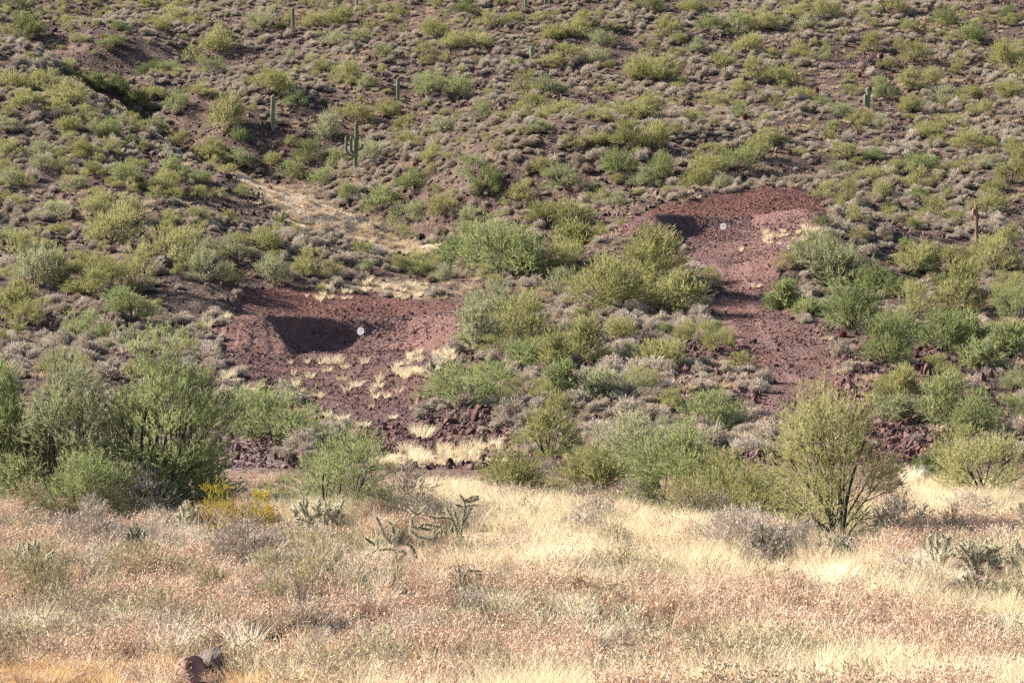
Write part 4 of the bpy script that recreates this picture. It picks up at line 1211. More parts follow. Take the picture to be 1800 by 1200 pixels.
def foreground():
    rng = np.random.default_rng(88)
    X, Y = sector(rng, 34000, 30, 80, -520, 2320)
    Z = height(X, Y)
    P = np.stack([X, Y, Z], 1)
    q = project(P)
    st = straw_mask(X, Y)
    n1 = fbm(X * .22, Y * .22, 91, 3); n2 = fbm(X * .5, Y * .5, 92, 3); n3 = fbm(X * .35 + 40, Y * .35, 93, 3)
    x01 = np.clip(q[:, 0] / 1800, -.3, 1.3)
    pale = np.maximum(st, smooth(.52, .68, n1 + .22 * (x01 - .55) - .15 * (q[:, 1] < 900)))            # straw grass share
    grey = smooth(.50, .62, n3 - .22 * (x01 - .35) - .12 * smooth(1000, 1120, q[:, 1])) * (1 - st)      # pale twigs, mostly at the left
    tan = (smooth(1150, 1185, q[:, 1] - 30 * (n2 - .5)) * smooth(.75, .2, x01))
    u = rng.uniform(size=len(X))
    kind = np.where(u < pale * .85, 0, np.where(u < pale * .85 + grey * .75, 2, 1))
    kind = np.where(rng.uniform(size=len(X)) < tan * .8, 3, kind)
    olive = smooth(.53, .62, fbm(X * .3 + 9, Y * .3 + 70, 95, 3) + .05 * (.5 - x01))
    kind = np.where((kind == 1) & (rng.uniform(size=len(X)) < olive * .7), 4, kind)
    keep = rng.uniform(size=len(X)) < np.where(kind == 2, .30, np.where(kind == 1, .40, np.where(kind == 4, .34, .62))) * np.where(Y > 66, np.maximum(st, .22), 1.0)
    bare = smooth(.58, .68, fbm(X * .45 + 3, Y * .45 + 30, 97, 3))
    keep &= rng.uniform(size=len(X)) > bare * .85
    low = np.ones(len(X))
    for ex, ey, ew, eh in ((815, 950, 110, 34), (695, 985, 190, 48), (825, 1055, 70, 34), (555, 945, 110, 34), (330, 938, 60, 30), (242, 975, 70, 34), (55, 1030, 90, 36), (420, 935, 150, 36), (1345, 990, 70, 34), (1478, 985, 70, 34), (1650, 1000, 60, 36), (1735, 1010, 150, 44), (1730, 1050, 150, 40), (1475, 965, 150, 34),
                           (352, 1225, 130, 90), (110, 1260, 230, 110), (1085, 1165, 80, 36), (1750, 1120, 70, 34), (867, 970, 30, 30)):
        m_ = (np.abs(q[:, 0] - ex) < ew * .5 + 6) & (q[:, 1] > ey - eh * .45) & (q[:, 1] < ey + eh * .6)
        keep &= ~(m_ & (rng.uniform(size=len(X)) < .8))
        low = np.where(m_, .5, low)
    low = low * (1 - .45 * smooth(57, 66, Y) * (1 - st))
    R = rng.uniform(0, 6.28, (len(X), 3)) * np.array([0, 0, 1]) + rng.normal(size=(len(X), 3)) * np.array([.12, .12, 0])
    S = rng.uniform(.6, 1.35, len(X)) * low
    I = rng.integers(0, 5, len(X))
    def m(kk): return keep & (kind == kk)
    k = m(0); stuff("grass", [tuft(700 + j, 95, .62, .20, .0075, .42, .22).arrays() for j in range(5)], [M_STRAW], P[k], R[k], S[k], I[k], "tall pale straw grass on the near bench", "grass")
    k = m(1); stuff("dry_weeds", [buckwheat(720 + j) for j in range(5)], [M_STEM, M_RUSSET], P[k], R[k], S[k], I[k], "low dry weeds with russet seed heads in the foreground", "weeds")
    k = m(2); stuff("dry_brush", [twiggy(740 + j) for j in range(5)], [M_STEM, M_PALE], P[k], R[k], S[k] * .95, I[k], "pale grey twiggy undergrowth in the foreground", "brush")
    k = m(3); stuff("grass", [tuft(760 + j, 120, .32, .26, .007, .8, .3).arrays() for j in range(5)], [M_TAN], P[k], R[k], S[k], I[k], "short orange-tan grass along the near edge", "grass")
    k = m(4); stuff("dry_brush", [twiggy(780 + j, .42, 50, 420, (.04, .018)) for j in range(5)], [M_STEM, M_DRYOLIVE], P[k], R[k], S[k], I[k], "dull olive low undergrowth in the foreground", "brush")
    # scattered taller straw between the weeds
    X, Y = sector(rng, 2600, 34, 66, -520, 2320)
    k = rng.uniform(size=len(X)) < (.12 + .75 * smooth(.45, .6, fbm(X * .3, Y * .3, 99, 3))) * np.clip(.45 + (X / Y * F + 900) / 1800, .3, 1)
    X, Y = X[k], Y[k]
    P = np.stack([X, Y, height(X, Y)], 1)
    stuff("grass", [tuft(790 + j, 26, .8, .12, .0065, .35, .2).arrays() for j in range(5)], [M_STRAW], P, rng.uniform(0, 6.28, (len(X), 3)) * np.array([0, 0, 1]), rng.uniform(.7, 1.2, len(X)), rng.integers(0, 5, len(X)), "sparse tall straw blades between the weeds", "grass")
foreground()

# individual foreground shrubs
def fore_shrub(x, y, w, h, mats, seed, label, name="twiggy_shrub", cat="shrub", group=None, stems=12, dens=1.0, leaf=(.07, .014), r=.014):
    p = ray_ground([x], [y])[0]
    k = p[1] / F
    W, H = w * k, h * k
    nl = int(dens * 2.2 * W * H / (leaf[0] * leaf[1] * .6))
    wood, lf = plant(seed, W, H, stems=stems, lobes=14, leaves=nl, leaf=leaf, r=r, low=.08, detail=3, lean=1.0, subs=6)
    root = link(name, None, p + np.array([0, 0, -.03]))
    link("stems", wood.mesh("stems", [mats[0]], True), parent=root)
    link("foliage", lf.mesh("foliage", [mats[1]]), parent=root)
    tag(root, label, cat, group)
for i, a in enumerate([
    (420, 985, 130, 75, (M_STEM, M_PALE), "whitish rounded dry shrub below the golden bushes", .8),
    (150, 960, 140, 80, (M_STEM, M_PALE), "silvery dry shrub under the huge feathery tree at left", .7),
    (520, 1070, 120, 95, (M_TWIGDARK, M_DRYOLIVE), "bare grey-brown twiggy bush with dark stems in the left foreground", .35),
    (370, 1055, 90, 70, (M_STEM, M_DRYOLIVE), "dull olive twiggy bush left of the dark-stemmed bare bush", .6),
    (60, 1060, 120, 90, (M_TWIGDARK, M_DRYOLIVE), "dark olive bush at the left edge above the straw clump", .8),
    (1300, 965, 190, 75, (M_STEM, M_PALE), "wide pale grey shrub bank at the foot of the low spreading tree", .9),
    (1400, 965, 90, 55, (M_STEM, M_PALE), "pale shrub between the grey bank and the tall airy palo verde", .8),
    (1085, 965, 75, 50, (M_TWIGDARK, M_DRYOLIVE), "small olive bush standing in the middle of the pale grass", .7),
    (1030, 945, 110, 50, (M_STEM, M_PALE), "pinkish grey dry shrub in the pale grass left of the small olive bush", .6),
    (1175, 925, 80, 42, (M_TWIGDARK, M_DRYOLIVE), "olive-grey bush directly below the dense bright green bush", .8),
    (800, 985, 120, 50, (M_STEM, M_DRYOLIVE), "dull olive dry shrub below the upright branching cholla", .6),
    (815, 1075, 95, 45, (M_STEM, M_PALE), "pale mint-grey low shrub below the small cholla in the foreground", .7),
    (1580, 930, 120, 70, (M_TWIGDARK, M_PALE), "shadowed grey shrub right of the tall airy palo verde", .7),
    (1675, 940, 45, 58, (M_TWIGDARK, M_DRYOLIVE), "upright tuft-like dark shrub in the right pale grass", .5),
    (1780, 1060, 110, 60, (M_TWIGDARK, M_DRYOLIVE), "olive low bush at the right edge below the cholla thicket", .8),
    (1600, 1030, 130, 55, (M_STEM, M_PALE), "faded grey shrub below the cholla thicket at right", .5),
    (250, 1010, 110, 60, (M_STEM, M_DRYOLIVE), "olive-brown shrub below the silvery dry shrub at left", .6),
    (960, 845, 70, 40, (M_STEM, M_PALE), "grey shrub behind the low umbrella-shaped olive tree", .7),
    (1250, 1010, 60, 35, (M_STEM, M_DRYOLIVE), "small olive shrub in the straw left of the bright straw clump", .5)]):
    x, y, w, h, mt, lab, dn = a
    y, h = y + 14, h + 14
    fore_shrub(x, y, w, h, mt, 1200 + i, lab, dens=dn)
for i, (x, y, w, h, lab) in enumerate([(385, 930, 80, 84, "golden yellow bush left of its greener twin under the huge tree"), (456, 932, 76, 72, "golden bush with greener top right of the orange-yellow one")]):
    fore_shrub(x, y, w, h, (M_STEM, M_GOLD), 1260 + i, lab, name="golden_shrub", leaf=(.06, .016), dens=.42)

rngf = np.random.default_rng(78)
for i in range(44):
    x = float(rngf.uniform(-10, 720) if i % 2 else rngf.uniform(850, 1810)); y = float(rngf.uniform(888, 938))
    w = float(rngf.uniform(60, 130)); mt = ((M_STEM, M_PALE), (M_TWIGDARK, M_DRYOLIVE))[i % 4 // 2]
    if 310 < x < 610 or 1400 < x < 1540: continue
    side = "left of the sprawling open tree" if x < 720 else "right of centre"
    tone_ = ("pale grey", "dull olive")[i % 4 // 2]
    fore_shrub(x, y, w, w * float(rngf.uniform(.4, .85)), mt, 1500 + i, "%s dry shrub along the far grass edge, %s" % (tone_, side), dens=.6, group="%s dry shrubs along the bench edge %s" % (tone_, side))
rngf = np.random.default_rng(77)
for i in range(26):
    x = float(rngf.uniform(-20, 640)); y = float(rngf.uniform(955, 1100))
    w = float(rngf.uniform(60, 120)); mt = ((M_STEM, M_PALE), (M_TWIGDARK, M_DRYOLIVE), (M_STEM, M_DRYOLIVE))[i % 3]
    fore_shrub(x, y, w, w * .55, mt, 1400 + i, "%s twiggy shrub among the weeds in the left foreground scrub" % ("pale grey", "dark olive", "dull olive")[i % 3], dens=.55, group="%s shrubs in the left foreground" % ("pale grey", "dark olive", "dull olive")[i % 3])
# distinct straw clumps in the foreground
def clump(x, y, w, h, n, label, seed):
    p = ray_ground([x], [y])[0]; k = p[1] / F
    g = tuft(seed, n, h * k, w * k * .32, .0085, .35, .25)
    o = link("straw_clump", g.mesh("straw_clump", [M_BRIGHT]), p); tag(o, label, "grass clump")
    global LAST
    LAST = o.name
clump(40, 1140, 75, 75, 260, "spiky straw clump at the left edge of the foreground", 1300)
clump(1455, 1040, 115, 62, 700, "bright fountain-like straw clump right of centre in the foreground", 1301)
clump(1600, 858, 42, 44, 420, "shaggy straw clump on the red bank left of the dark olive shrub", 1305)
clump(960, 1015, 130, 62, 700, "brightest whitish straw clump in the centre of the pale grass", 1302)
clump(300, 1165, 60, 85, 130, "thin tall straw clump left of the pink boulder", 1303)
clump(430, 1150, 70, 75, 180, "straw clump right of the pink boulder", 1304)

rngc = np.random.default_rng(64)
for i in range(44):
    x = float(rngc.uniform(10, 1790)); y = float(rngc.uniform(985, 1190))
    if x < 700 and y < 1080: y += 90
    w = float(rngc.uniform(38, 90)) * (y / 1150) ** 2
    left = x < 900
    clump(x, y, w, w * float(rngc.uniform(.6, 1.0)), int(rngc.uniform(110, 300)), "pale dry straw clump among russet weeds in the %s half of the foreground" % ("left" if left else "right"), 1320 + i)
    bpy.data.objects[LAST].__setitem__("group", "straw clumps in the %s half of the foreground" % ("left" if left else "right"))
# ------------------------------------------------------------------ cacti
def ribbed(path, radii, ribs, depth, seg_around=None):
    """ribbed column along a list of points"""
    path = np.array(path, float); m = seg_around or ribs * 4
    th = np.arange(m) / m * 2 * np.pi
    rr = 1 - depth * (0.5 - 0.5 * np.cos(th * ribs))
    tg = unit(np.gradient(path, axis=0))
    ref = np.array([0, 1.0, 0])
    rings = []
    for c, t, r in zip(path, tg, radii):
        u = unit(np.cross(ref, t)); v = np.cross(t, u)
        rings.append(c + (u[None] * np.cos(th)[:, None] + v[None] * np.sin(th)[:, None]) * (r * rr)[:, None])
    V = np.concatenate(rings); K = len(path)
    i = (np.arange(K - 1)[:, None] * m + np.arange(m)[None]).ravel()
    j = (np.arange(K - 1)[:, None] * m + (np.arange(m)[None] + 1) % m).ravel()
    return V, np.stack([i, j, j + m, i + m], 1)

def column_radii(k, r, base=0.85):
    t = np.linspace(0, 1, k)
    return r * (base + (1 - base) * np.sin(np.clip(t * 1.3, 0, 1) * np.pi / 2)) * np.sqrt(np.clip(1 - np.clip((t - .93) / .07, 0, .995) ** 2, 0.002, 1))

def arm_path(x, z, out, up, seed):
    pts = []
    for t in np.linspace(0, 1, 8):
        a = t * math.pi / 2
        pts.append((x + out * math.sin(a), 0.12 * out * math.sin(a), z + abs(out) * .7 * (1 - math.cos(a))))
    x2, y2, z2 = pts[-1]
    for t in np.linspace(0, 1, 9)[1:]:
        pts.append((x2 + .02 * t, y2, z2 + up * t))
    return pts

def saguaro(x, y, h, label, arms=(), r=None, mat=None, lean=0.0):
    p = ray_ground([x], [y])[0]; k = p[1] / F
    H = h * k; r = r or max(.13, H * .038)
    n = 26
    ts = np.linspace(0, 1, n)
    pts = np.stack([lean * ts * H + .01 * H * np.sin(ts * 5 + x), np.zeros(n), ts * H - .15 * (1 - ts)], 1)
    g = Geo(); g.add(*ribbed(pts, column_radii(n, r, .78), 12, .22))
    mat = mat or M_SAGUARO
    if not arms:
        o = link("saguaro_cactus", g.mesh("saguaro_cactus", [mat], True), p)
    else:
        o = link("saguaro_cactus", None, p)
        link("stem", g.mesh("stem", [mat], True), parent=o)
        for (z, out, up) in arms:
            ap = arm_path(lean * z * H, z * H, out * H, up * H, 1)
            ga = Geo(); ga.add(*ribbed(ap, column_radii(len(ap), r * .68, .8), 10, .22))
            link("arm", ga.mesh("arm", [mat], True), parent=o)
    tag(o, label, "cactus")
    return o
saguaro(626, 305, 93, "tallest saguaro, with two raised arms on its left, in the gully", arms=((.33, -.19, .24), (.38, -.095, .27), (.44, .12, .03)), r=.19)
saguaro(480, 228, 62, "armless pillar saguaro beside the round olive tree on the left hillside", r=.22)
saguaro(515, 57, 43, "armless saguaro near the top edge at left of centre", r=.19)
saguaro(700, 179, 43, "armless saguaro right of the gully halfway up the hill", r=.19)
saguaro(924, 18, 34, "saguaro cut by the top edge near the centre", r=.19)
saguaro(627, 18, 30, "dark saguaro cut by the top edge, above the armless left pair", r=.18)
saguaro(959, 8, 24, "short saguaro tip at the top edge right of the central cut one", r=.17)
saguaro(1085, 8, 22, "short saguaro tip at the top edge right of centre", r=.17)
saguaro(935, 104, 22, "stubby dark young saguaro below the central top-edge saguaro", r=.26)
saguaro(1526, 193, 40, "twin-topped dark young saguaro on the right hillside", arms=((.15, -.14, .45),), r=.2)
# dead saguaro skeleton
saguaro(1719, 430, 72, "dead brown saguaro skeleton with stubby broken arms at right", arms=((.72, -.07, .12), (.62, .06, .08)), r=.13, mat=M_DEADSAG, lean=-.06)

def barrel(x, y, h, label, group=None, w=.55):
    p = ray_ground([x], [y])[0]; k = p[1] / F
    H = h * k; n = 12; ts = np.linspace(0, 1, n)
    pts = np.stack([ts * 0 + .06 * H * ts, ts * 0, ts * H - .05], 1)
    rr = H * w * .5 * np.sqrt(np.clip(1 - (np.abs(ts - .42) / .6) ** 2.6, .002, 1))
    g = Geo(); g.add(*ribbed(pts, rr, 14, .2), m=0)
    rng = np.random.default_rng(int(x))
    m = 260
    th = np.floor(rng.uniform(0, 14, m)) / 14 * 6.283; t = rng.uniform(.1, .98, m)
    R = np.interp(t, ts, rr)
    P = np.stack([np.cos(th) * R + .06 * H * t, np.sin(th) * R, t * H - .05], 1)
    D = unit(np.stack([np.cos(th), np.sin(th), .3 + .6 * t], 1) + rng.normal(size=(m, 3)) * .4)
    g.add(*blades(rng, P, D, .09, .012), m=0)
    o = link("barrel_cactus", g.mesh("barrel_cactus", [M_BARREL], True), p)
    tag(o, label, "cactus", group)
    return o
BAR = "red-spined barrel cacti on the right hillside"
barrel(1434, 172, 20, "tallest reddish barrel cactus of a leaning pair on the right hillside", BAR)
barrel(1427, 171, 11, "short barrel cactus at the left of the tallest barrel on the right hillside", BAR)
barrel(1519, 127, 13, "dark barrel cactus topmost of the three stacked in a dry clearing", BAR, .65)
barrel(1511, 136, 9, "middle barrel cactus of the three stacked in a dry clearing", BAR, .7)
barrel(1496, 143, 9, "lowest barrel cactus of the three stacked in a dry clearing", BAR, .7)
barrel(1269, 206, 11, "rusty barrel cactus on the orange soil patch above the grey rocks", BAR, .8)
barrel(1308, 216, 17, "dark plump barrel cactus right of the rusty one on orange soil", BAR, .7)
barrel(1204, 205, 14, "barrel cactus at the left end of the orange soil patch", BAR, .6)
barrel(1708, 153, 14, "upright barrel cactus among pale twigs high at the right", BAR, .6)
barrel(1633, 500, 24, "olive-brown barrel cactus on the slope right of the road, above the rock pile", BAR, .5)
barrel(1481, 592, 13, "round red barrel cactus at the foot of the bright green roadside tree", BAR, .95)
barrel(1750, 248, 13, "dark barrel cactus low on the right hillside near the edge", BAR, .6)
barrel(1388, 272, 11, "small dark barrel cactus above the upper berm", BAR, .7)
barrel(1529, 162, 12, "barrel cactus just above the twin-topped young saguaro", BAR, .5)
barrel(1409, 77, 8, "leftmost of three little barrel cacti in a row high on the hill", BAR, .8)
barrel(1415, 79, 7, "middle of three little barrel cacti in a row high on the hill", BAR, .8)
barrel(1426, 79, 6, "rightmost of three little barrel cacti in a row high on the hill", BAR, .8)
barrel(1490, 100, 9, "lone barrel cactus in pale grass high on the right hill", BAR, .7)
barrel(1549, 101, 9, "barrel cactus right of the lone one in pale grass", BAR, .7)
barrel(1465, 182, 8, "small barrel cactus right of the tallest leaning pair", BAR, .8)
barrel(192, 197, 8, "small reddish barrel cactus on the shaded left spur crest", None, .8)
barrel(57, 224, 9, "reddish barrel cactus among green bushes at far left", None, .8)
barrel(1036, 142, 14, "dark barrel cactus in the centre of the upper hill", None, .6)

def joint_mesh(segs, r, seed, spines=True):
    """cholla: tubercled joints; segs = list of (p0, p1)"""
    rng = np.random.default_rng(seed)
    g = Geo()
    for a, b in segs:
        a, b = np.array(a, float), np.array(b, float)
        d = b - a; l = np.linalg.norm(d)
        if l < 1e-4: continue
        n = max(5, int(l / .035)); t = np.linspace(0, 1, n)
        path = a + d * t[:, None] + rng.normal(size=(n, 3)) * .004
        rad = r * rng.uniform(.85, 1.1) * (1 + .16 * np.sin(np.arange(n) * 2.1)) * np.clip(np.minimum(.55 + t * 6, .5 + (1 - t) * 5), 0, 1)
        g.add(*ribbed(path, rad, 5, .3, 10), m=0)
        if spines:
            m = int(l * 420)
            tt = rng.uniform(0, 1, m); o = sphere_dirs(rng, m)
            P = a + d * tt[:, None] + unit(o - (o @ (d / l))[:, None] * (d / l)) * r * .9
            g.add(*blades(rng, P, unit(o + rng.normal(size=(m, 3)) * .4), .055, .008), m=1)
    return g

def cholla_px(lines, D, r, seed, label, spread=.35):
    rng = np.random.default_rng(seed)
    x0, y0 = lines[0][0]
    p0 = ray_ground([x0], [y0])[0] if D is None else np.array(wpt(x0, y0, D))
    Dd = p0[1]
    depth = {}
    segs = []
    for ln in lines:
        prev = None
        dep = depth.get(ln[0], 0.0); slope = rng.uniform(-spread, spread)
        for k, q in enumerate(ln):
            if q in depth: dep = depth[q]
            elif k: dep = dep + slope * math.hypot(q[0] - ln[k - 1][0], q[1] - ln[k - 1][1]) * Dd / F
            depth.setdefault(q, dep)
            w = np.array(wpt(q[0], q[1], Dd)) - p0 + np.array([0, depth[q], 0])
            if prev is not None: segs.append((prev, w))
            prev = w
    g = joint_mesh(segs, r, seed)
    o = link("cholla_cactus", g.mesh("cholla_cactus", [M_CHOLLA, M_SPINE], True), p0)
    tag(o, label, "cactus")

cholla_px([[(808, 958), (812, 922), (818, 893), (816, 880), (808, 868)], [(816, 880), (824, 876), (832, 870)], [(814, 890), (800, 886)], [(816, 890), (828, 888), (841, 888)], [(818, 882), (830, 880), (842, 876)], [(812, 922), (822, 905), (829, 890)], [(808, 958), (800, 925), (795, 914), (783, 893)], [(809, 930), (803, 915), (797, 893)], [(795, 914), (785, 911), (767, 911), (752, 907)], [(824, 882), (834, 872), (842, 872)]], None, .026, 2001, "upright candelabra-branched cholla in front of the pale grass")
cholla_px([[(698, 1000), (692, 952), (692, 940), (688, 925), (680, 917)], [(692, 955), (676, 945), (668, 925), (660, 910)], [(700, 955), (712, 948), (722, 938), (724, 912), (730, 905), (718, 893)], [(730, 905), (740, 900), (748, 890)], [(724, 925), (738, 928), (758, 931)], [(722, 932), (735, 942), (760, 946)], [(732, 930), (745, 920), (775, 925)], [(712, 952), (726, 962), (733, 980)], [(695, 965), (680, 965), (662, 968), (640, 978)], [(640, 978), (622, 972)], [(664, 966), (662, 945)], [(660, 958), (642, 944)], [(640, 978), (625, 984)], [(700, 968), (715, 970), (700, 985)], [(690, 950), (700, 938), (702, 930)]], None, .027, 2002, "wide sprawling many-armed cholla left of the upright candelabra one")
cholla_px([[(813, 1062), (811, 1030), (808, 1015), (806, 988)], [(808, 1010), (798, 998)], [(812, 1025), (820, 1005), (825, 995)], [(820, 1000), (832, 1003), (846, 1004)], [(836, 1060), (838, 1025), (836, 1012), (832, 995)], [(836, 1012), (846, 1010)]], None, .021, 2003, "small broken cholla in the russet weeds below the sprawling one")
cholla_px([[(840, 930), (843, 924), (838, 917)], [(843, 924), (852, 920)]], 58, .03, 2004, "tiny cholla sprig just right of the upright candelabra one")
cholla_px([[(867, 960), (868, 945), (870, 933)], [(868, 945), (878, 943)]], 57, .028, 2005, "short cholla poking from the olive shrub in the pale grass")

def cholla_random(x, y, w, h, label, seed, dead=False, r=.034, stems=5):
    rng = np.random.default_rng(seed)
    p = ray_ground([x], [y])[0]; k = p[1] / F
    W, H = w * k, h * k
    segs = []
    def grow(a, d, l, lev):
        b = a + d * l
        segs.append((a, b))
        if lev == 0: return
        for _ in range(int(rng.integers(2, 4))):
            dd = unit(d * .7 + sphere_dirs(rng, 1)[0] * .75 + np.array([0, 0, .25]))
            grow(b - d * l * rng.uniform(0, .4), dd, l * rng.uniform(.6, .95), lev - 1)
    for s in range(stems):
        a = s / stems * 6.283 + rng.uniform(-.5, .5)
        d = unit(np.array([math.cos(a) * rng.uniform(.3, 1), math.sin(a) * rng.uniform(.3, 1), 1]))
        grow(np.array([math.cos(a), math.sin(a), 0]) * W * .08, d, H * .34, 2)
    q = np.array([s[1] for s in segs]); sx = W * .5 / max(1e-3, np.abs(q[:, 0]).max()); sz = H / q[:, 2].max()
    S = np.array([sx, sx, sz])
    g = joint_mesh([(a * S, b * S) for a, b in segs], r, seed)
    o = link("cholla_cactus", g.mesh("cholla_cactus", [M_CHOLLA, M_SPINE], True), p + np.array([0, 0, -.03]))
    tag(o, label, "cactus")
for i, a in enumerate([
    (555, 930, 105, 62, "grey-green cholla thicket in front of the sprawling open tree", 8),
    (330, 922, 50, 45, "pale spiny cholla left of the golden bushes", 5),
    (242, 962, 55, 50, "dark stick-like cholla below the silvery dry shrub", 4),
    (55, 1015, 75, 70, "sprawling olive cholla in the shrubs at the far left", 5),
    (1345, 975, 60, 55, "pale bare cholla in front of the grey shrub bank", 6),
    (1478, 975, 50, 42, "whitish spiny cholla at the foot of the tall airy palo verde", 5),
    (1650, 985, 45, 52, "thin dark cholla left of the dense cholla thicket", 4),
    (1720, 992, 95, 52, "dense dark cholla thicket near the right edge", 10),
    (1785, 990, 50, 48, "pale-spined cholla right of the dense dark thicket", 6),
    (1715, 1035, 60, 40, "low cholla directly below the dense dark thicket", 5),
    (1770, 1045, 65, 34, "sprawling cholla at the bottom right of the thicket", 5),
    (1715, 920, 25, 22, "small dark cholla above the thicket in the right pale grass", 3),
    (1795, 905, 40, 28, "dark cholla at the right edge beside the pale grass", 4),
    (757, 660, 18, 28, "brown cholla standing in the cream tufts beside the lower pad", 3),
    (793, 622, 24, 22, "dark twisted cholla at the right end of the lower berm", 3),
    (490, 395, 42, 26, "pale cholla clump beside the straw crest of the spur", 6)]):
    x, y, w, h, lab, ns = a
    y, h = (y + 14, h + 16) if y > 860 else (y, h)
    cholla_random(x, y, w, h, lab, 2100 + i, stems=ns, r=.026 if y > 800 else .05)

# dead branches
def dead_bush(x, y, w, h, label, seed, mat=None):
    p = ray_ground([x], [y])[0]; k = p[1] / F
    wood, _ = plant(seed, w * k, h * k, stems=7, lobes=14, leaves=900, lean=1.2, r=.04, detail=4, subs=6)
    o = link("dead_shrub", wood.mesh("dead_shrub", [mat or M_PALEBARK], True), p); tag(o, label, "dead shrub")
dead_bush(1770, 805, 70, 45, "dark dead branches lying at the right edge above the olive tree", 2301, M_TWIGDARK)
dead_bush(1745, 685, 50, 28, "bare dark brush pile on the slope at the right edge", 2302, M_TWIGDARK)
dead_bush(770, 640, 40, 25, "grey leafless brush beside the low bush right of the lower pad", 2303)
dead_bush(1628, 690, 14, 30, "thin pale dead stalk below the rock pile at right", 2304)
dead_bush(1190, 75, 26, 26, "pale leafless branching shrub high in the centre of the hill", 2305)
limb("dead_branch", [(98, 885, 0), (83, 860, .2), (70, 825, .1), (58, 813, .3), (42, 812, .2)], 56.5, .02, M_BARK, "arching dark dead branch in the lower left of the huge tree", "branch")
limb("dead_branch", [(5, 948, 0), (25, 940, .2), (45, 930, .2)], 53, .02, M_PALEBARK, "short pale dead stick at the left edge among the weeds", "branch")
limb("dead_branch", [(1455, 945, 0), (1428, 905, -.6), (1417, 880, -.8), (1417, 850, -.8), (1426, 815, -.6)], 58, .022, M_PALEBARK, "pale dead stem rising left of the dark forked trunk", "branch")

# ------------------------------------------------------------------ boulders in the foreground
def boulder(x, y, w, h, mats, seed, label, squash=(1, .8, .8), cuts=11, rz=0.0):
    p = ray_ground([x], [y])[0]; k = p[1] / F
    V, T = rock_arrays(seed, 4, cuts, (1, squash[1], 1), .055, .42, .72)
    rg = np.ptp(V, axis=0)
    c, s = math.cos(rz), math.sin(rz)
    V = V @ np.array([[c, s, 0], [-s, c, 0], [0, 0, 1]])
    rg = np.ptp(V, axis=0)
    V = V * np.array([w * k / rg[0], w * k * squash[1] / rg[1], h * k * 1.15 / rg[2]])
    V[:, 2] += h * k * 0.5 - (V[:, 2].max() + V[:, 2].min()) * .5 - .03
    o = link("boulder", make_mesh("boulder", V, T, mats, None, False), p); tag(o, label, "boulder")
boulder(338, 1200, 70, 48, [M_PINK], 3001, "pinkish flat-sided boulder in tall straw, bottom left", (1, .7, 1))
boulder(374, 1197, 52, 60, [M_GREYROCK], 3002, "grey-topped boulder with dark face right behind the pinkish one", (1, .9, 1))
boulder(85, 1200, 48, 18, [M_GREYROCK], 3003, "rounded grey rock at the bottom left corner")
boulder(150, 1199, 44, 20, [M_PINK], 3004, "broken brown rock right of the rounded grey one")
boulder(200, 1198, 36, 15, [M_PINK], 3005, "low brown rock second right of the rounded grey one")
boulder(1085, 1150, 70, 18, [M_PINK], 3006, "flat purplish rock half buried in weeds, bottom centre", (1, .8, 1))
boulder(1750, 1108, 60, 20, [M_PINK], 3007, "low pinkish rock in the weeds near the right edge")
boulder(1130, 1195, 22, 10, [M_GREYROCK], 3008, "small whitish stone at the bottom edge right of centre")

# ------------------------------------------------------------------ steel targets
def gong(x, y, D, diam, mat, label):
    c = np.array(wpt(x, y, D))
    gz = float(height(np.array([c[0]]), np.array([c[1]]))[0])
    root = link("gong_target", None, (c[0], c[1], gz))
    z = c[2] - gz
    n = 40; th = np.arange(n) / n * 2 * np.pi; r = diam / 2; t = .012
    prof = [(0, -t), (r * .985, -t), (r, -t * .6), (r, t * .6), (r * .985, t), (0, t)]
    V = []; Q = []
    for k, (rr, yy) in enumerate(prof):
        V.append(np.stack([np.cos(th) * max(rr, .001), np.full(n, yy), np.sin(th) * max(rr, .001)], 1))
    V = np.concatenate(V)
    for k in range(len(prof) - 1):
        i = np.arange(n); j = (i + 1) % n
        Q.append(np.stack([k * n + i, k * n + j, (k + 1) * n + j, (k + 1) * n + i], 1))
    disc = link("disc", make_mesh("disc", V, np.concatenate(Q), [mat]), (0, 0, z), parent=root)
    disc.rotation_euler = (math.radians(-9), 0, math.radians(-24))
    g = Geo()
    top = z + r * .55
    V, Q2 = tubes(np.array([[0, .05, -.1]]), np.array([[0, 0, 1.0]]), np.array([top + .1]), np.zeros((1, 3)), np.array([.018]), np.array([.018]), 2, 8)
    g.add(V, Q2)
    link("post", g.mesh("post", [M_STEEL], True), parent=root)
    g = Geo()
    V, Q2 = tubes(np.array([[0, .06, top - .05]]), np.array([[0, -1.0, 0]]), np.array([.09]), np.zeros((1, 3)), np.array([.022]), np.array([.022]), 1, 8)
    g.add(V, Q2); link("bolt", g.mesh("bolt", [M_STEEL], True), parent=root)
    tag(root, label, "target", "steel shooting targets")
gong(634, 582, 149.2, .50, M_GONG[0], "plain white round steel target in front of the lower berm")
gong(1271, 398, 174.6, .50, M_GONG[1], "white round steel target with grey smudges in front of the upper berm")

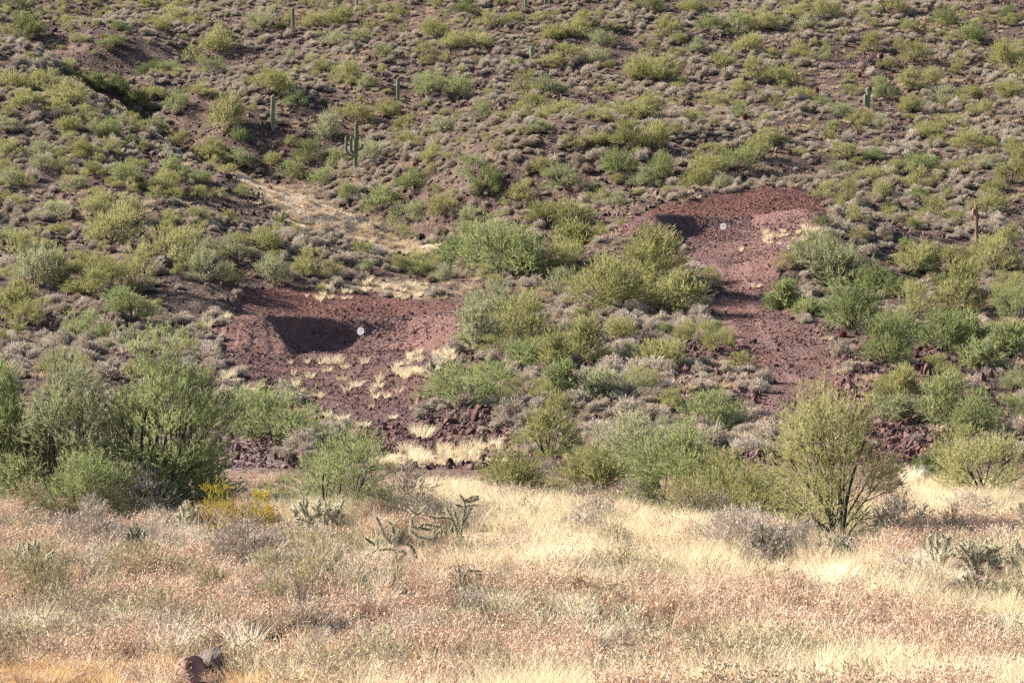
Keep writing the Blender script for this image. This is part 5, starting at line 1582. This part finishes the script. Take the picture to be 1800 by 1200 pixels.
# ------------------------------------------------------------------ labels of the hillside bushes
LM = [(626, 258, "the tallest armed saguaro"), (480, 195, "the pillar saguaro beside the round olive tree"), (515, 36, "the upper left armless saguaro"), (700, 157, "the armless saguaro right of the gully"), (935, 93, "the stubby young saguaro"), (1526, 173, "the twin-topped young saguaro"), (1717, 395, "the dead saguaro skeleton"), (1434, 162, "the tallest barrel cactus"), (1308, 208, "the plump barrel cactus on orange soil"), (1633, 488, "the olive-brown barrel cactus"), (1271, 398, "the upper white target"), (924, 5, "the saguaro cut by the top edge"), (1190, 62, "the pale leafless shrub"), (1708, 146, "the barrel cactus among pale twigs"), (1500, 135, "the three barrel cacti in a clearing"), (490, 385, "the pale cholla clump"), (192, 193, "the barrel cactus on the spur crest")]
def label_bushes():
    used, labels = set(), {}
    dirs = [("just left of", lambda dx, dy: -dx > abs(dy)), ("just right of", lambda dx, dy: dx > abs(dy)), ("just above", lambda dx, dy: -dy > abs(dx)), ("just below", lambda dx, dy: dy > abs(dx))]
    for lx, ly, phrase in LM:
        for nm, ok in dirs:
            best, bd = None, 95
            for i, (o, x, y, w, h, t) in enumerate(BUSHES):
                if i in used: continue
                dx, dy = x - lx, y - ly
                if ok(dx, dy) and math.hypot(dx, dy) < bd:
                    best, bd = i, math.hypot(dx, dy)
            if best is not None:
                used.add(best)
                labels[best] = "%s bush %s %s" % (TONES[BUSHES[best][5]], nm, phrase)
    for i, (o, x, y, w, h, t) in enumerate(BUSHES):
        if i in labels:
            g = "bushes on the hillside"
            lab = labels[i]
        else:
            size = "large" if w > 58 else ("small" if w < 38 else "mid-sized")
            if x < 560 and y > 60 + x * .62: where = "left spur"
            elif x < 560: where = "upper left hill"
            elif y > 420: where = "lower slope"
            elif x < 1080: where = "central hill"
            elif x < 1440: where = "hill above the upper pad"
            else: where = "right hill"
            lab = "%s %s bush among grey shrubs on the %s" % (size, TONES[t], where)
            g = "%s %s bushes on the %s" % (size, TONES[t], where)
        tag(o, lab, "bush", g)
label_bushes()
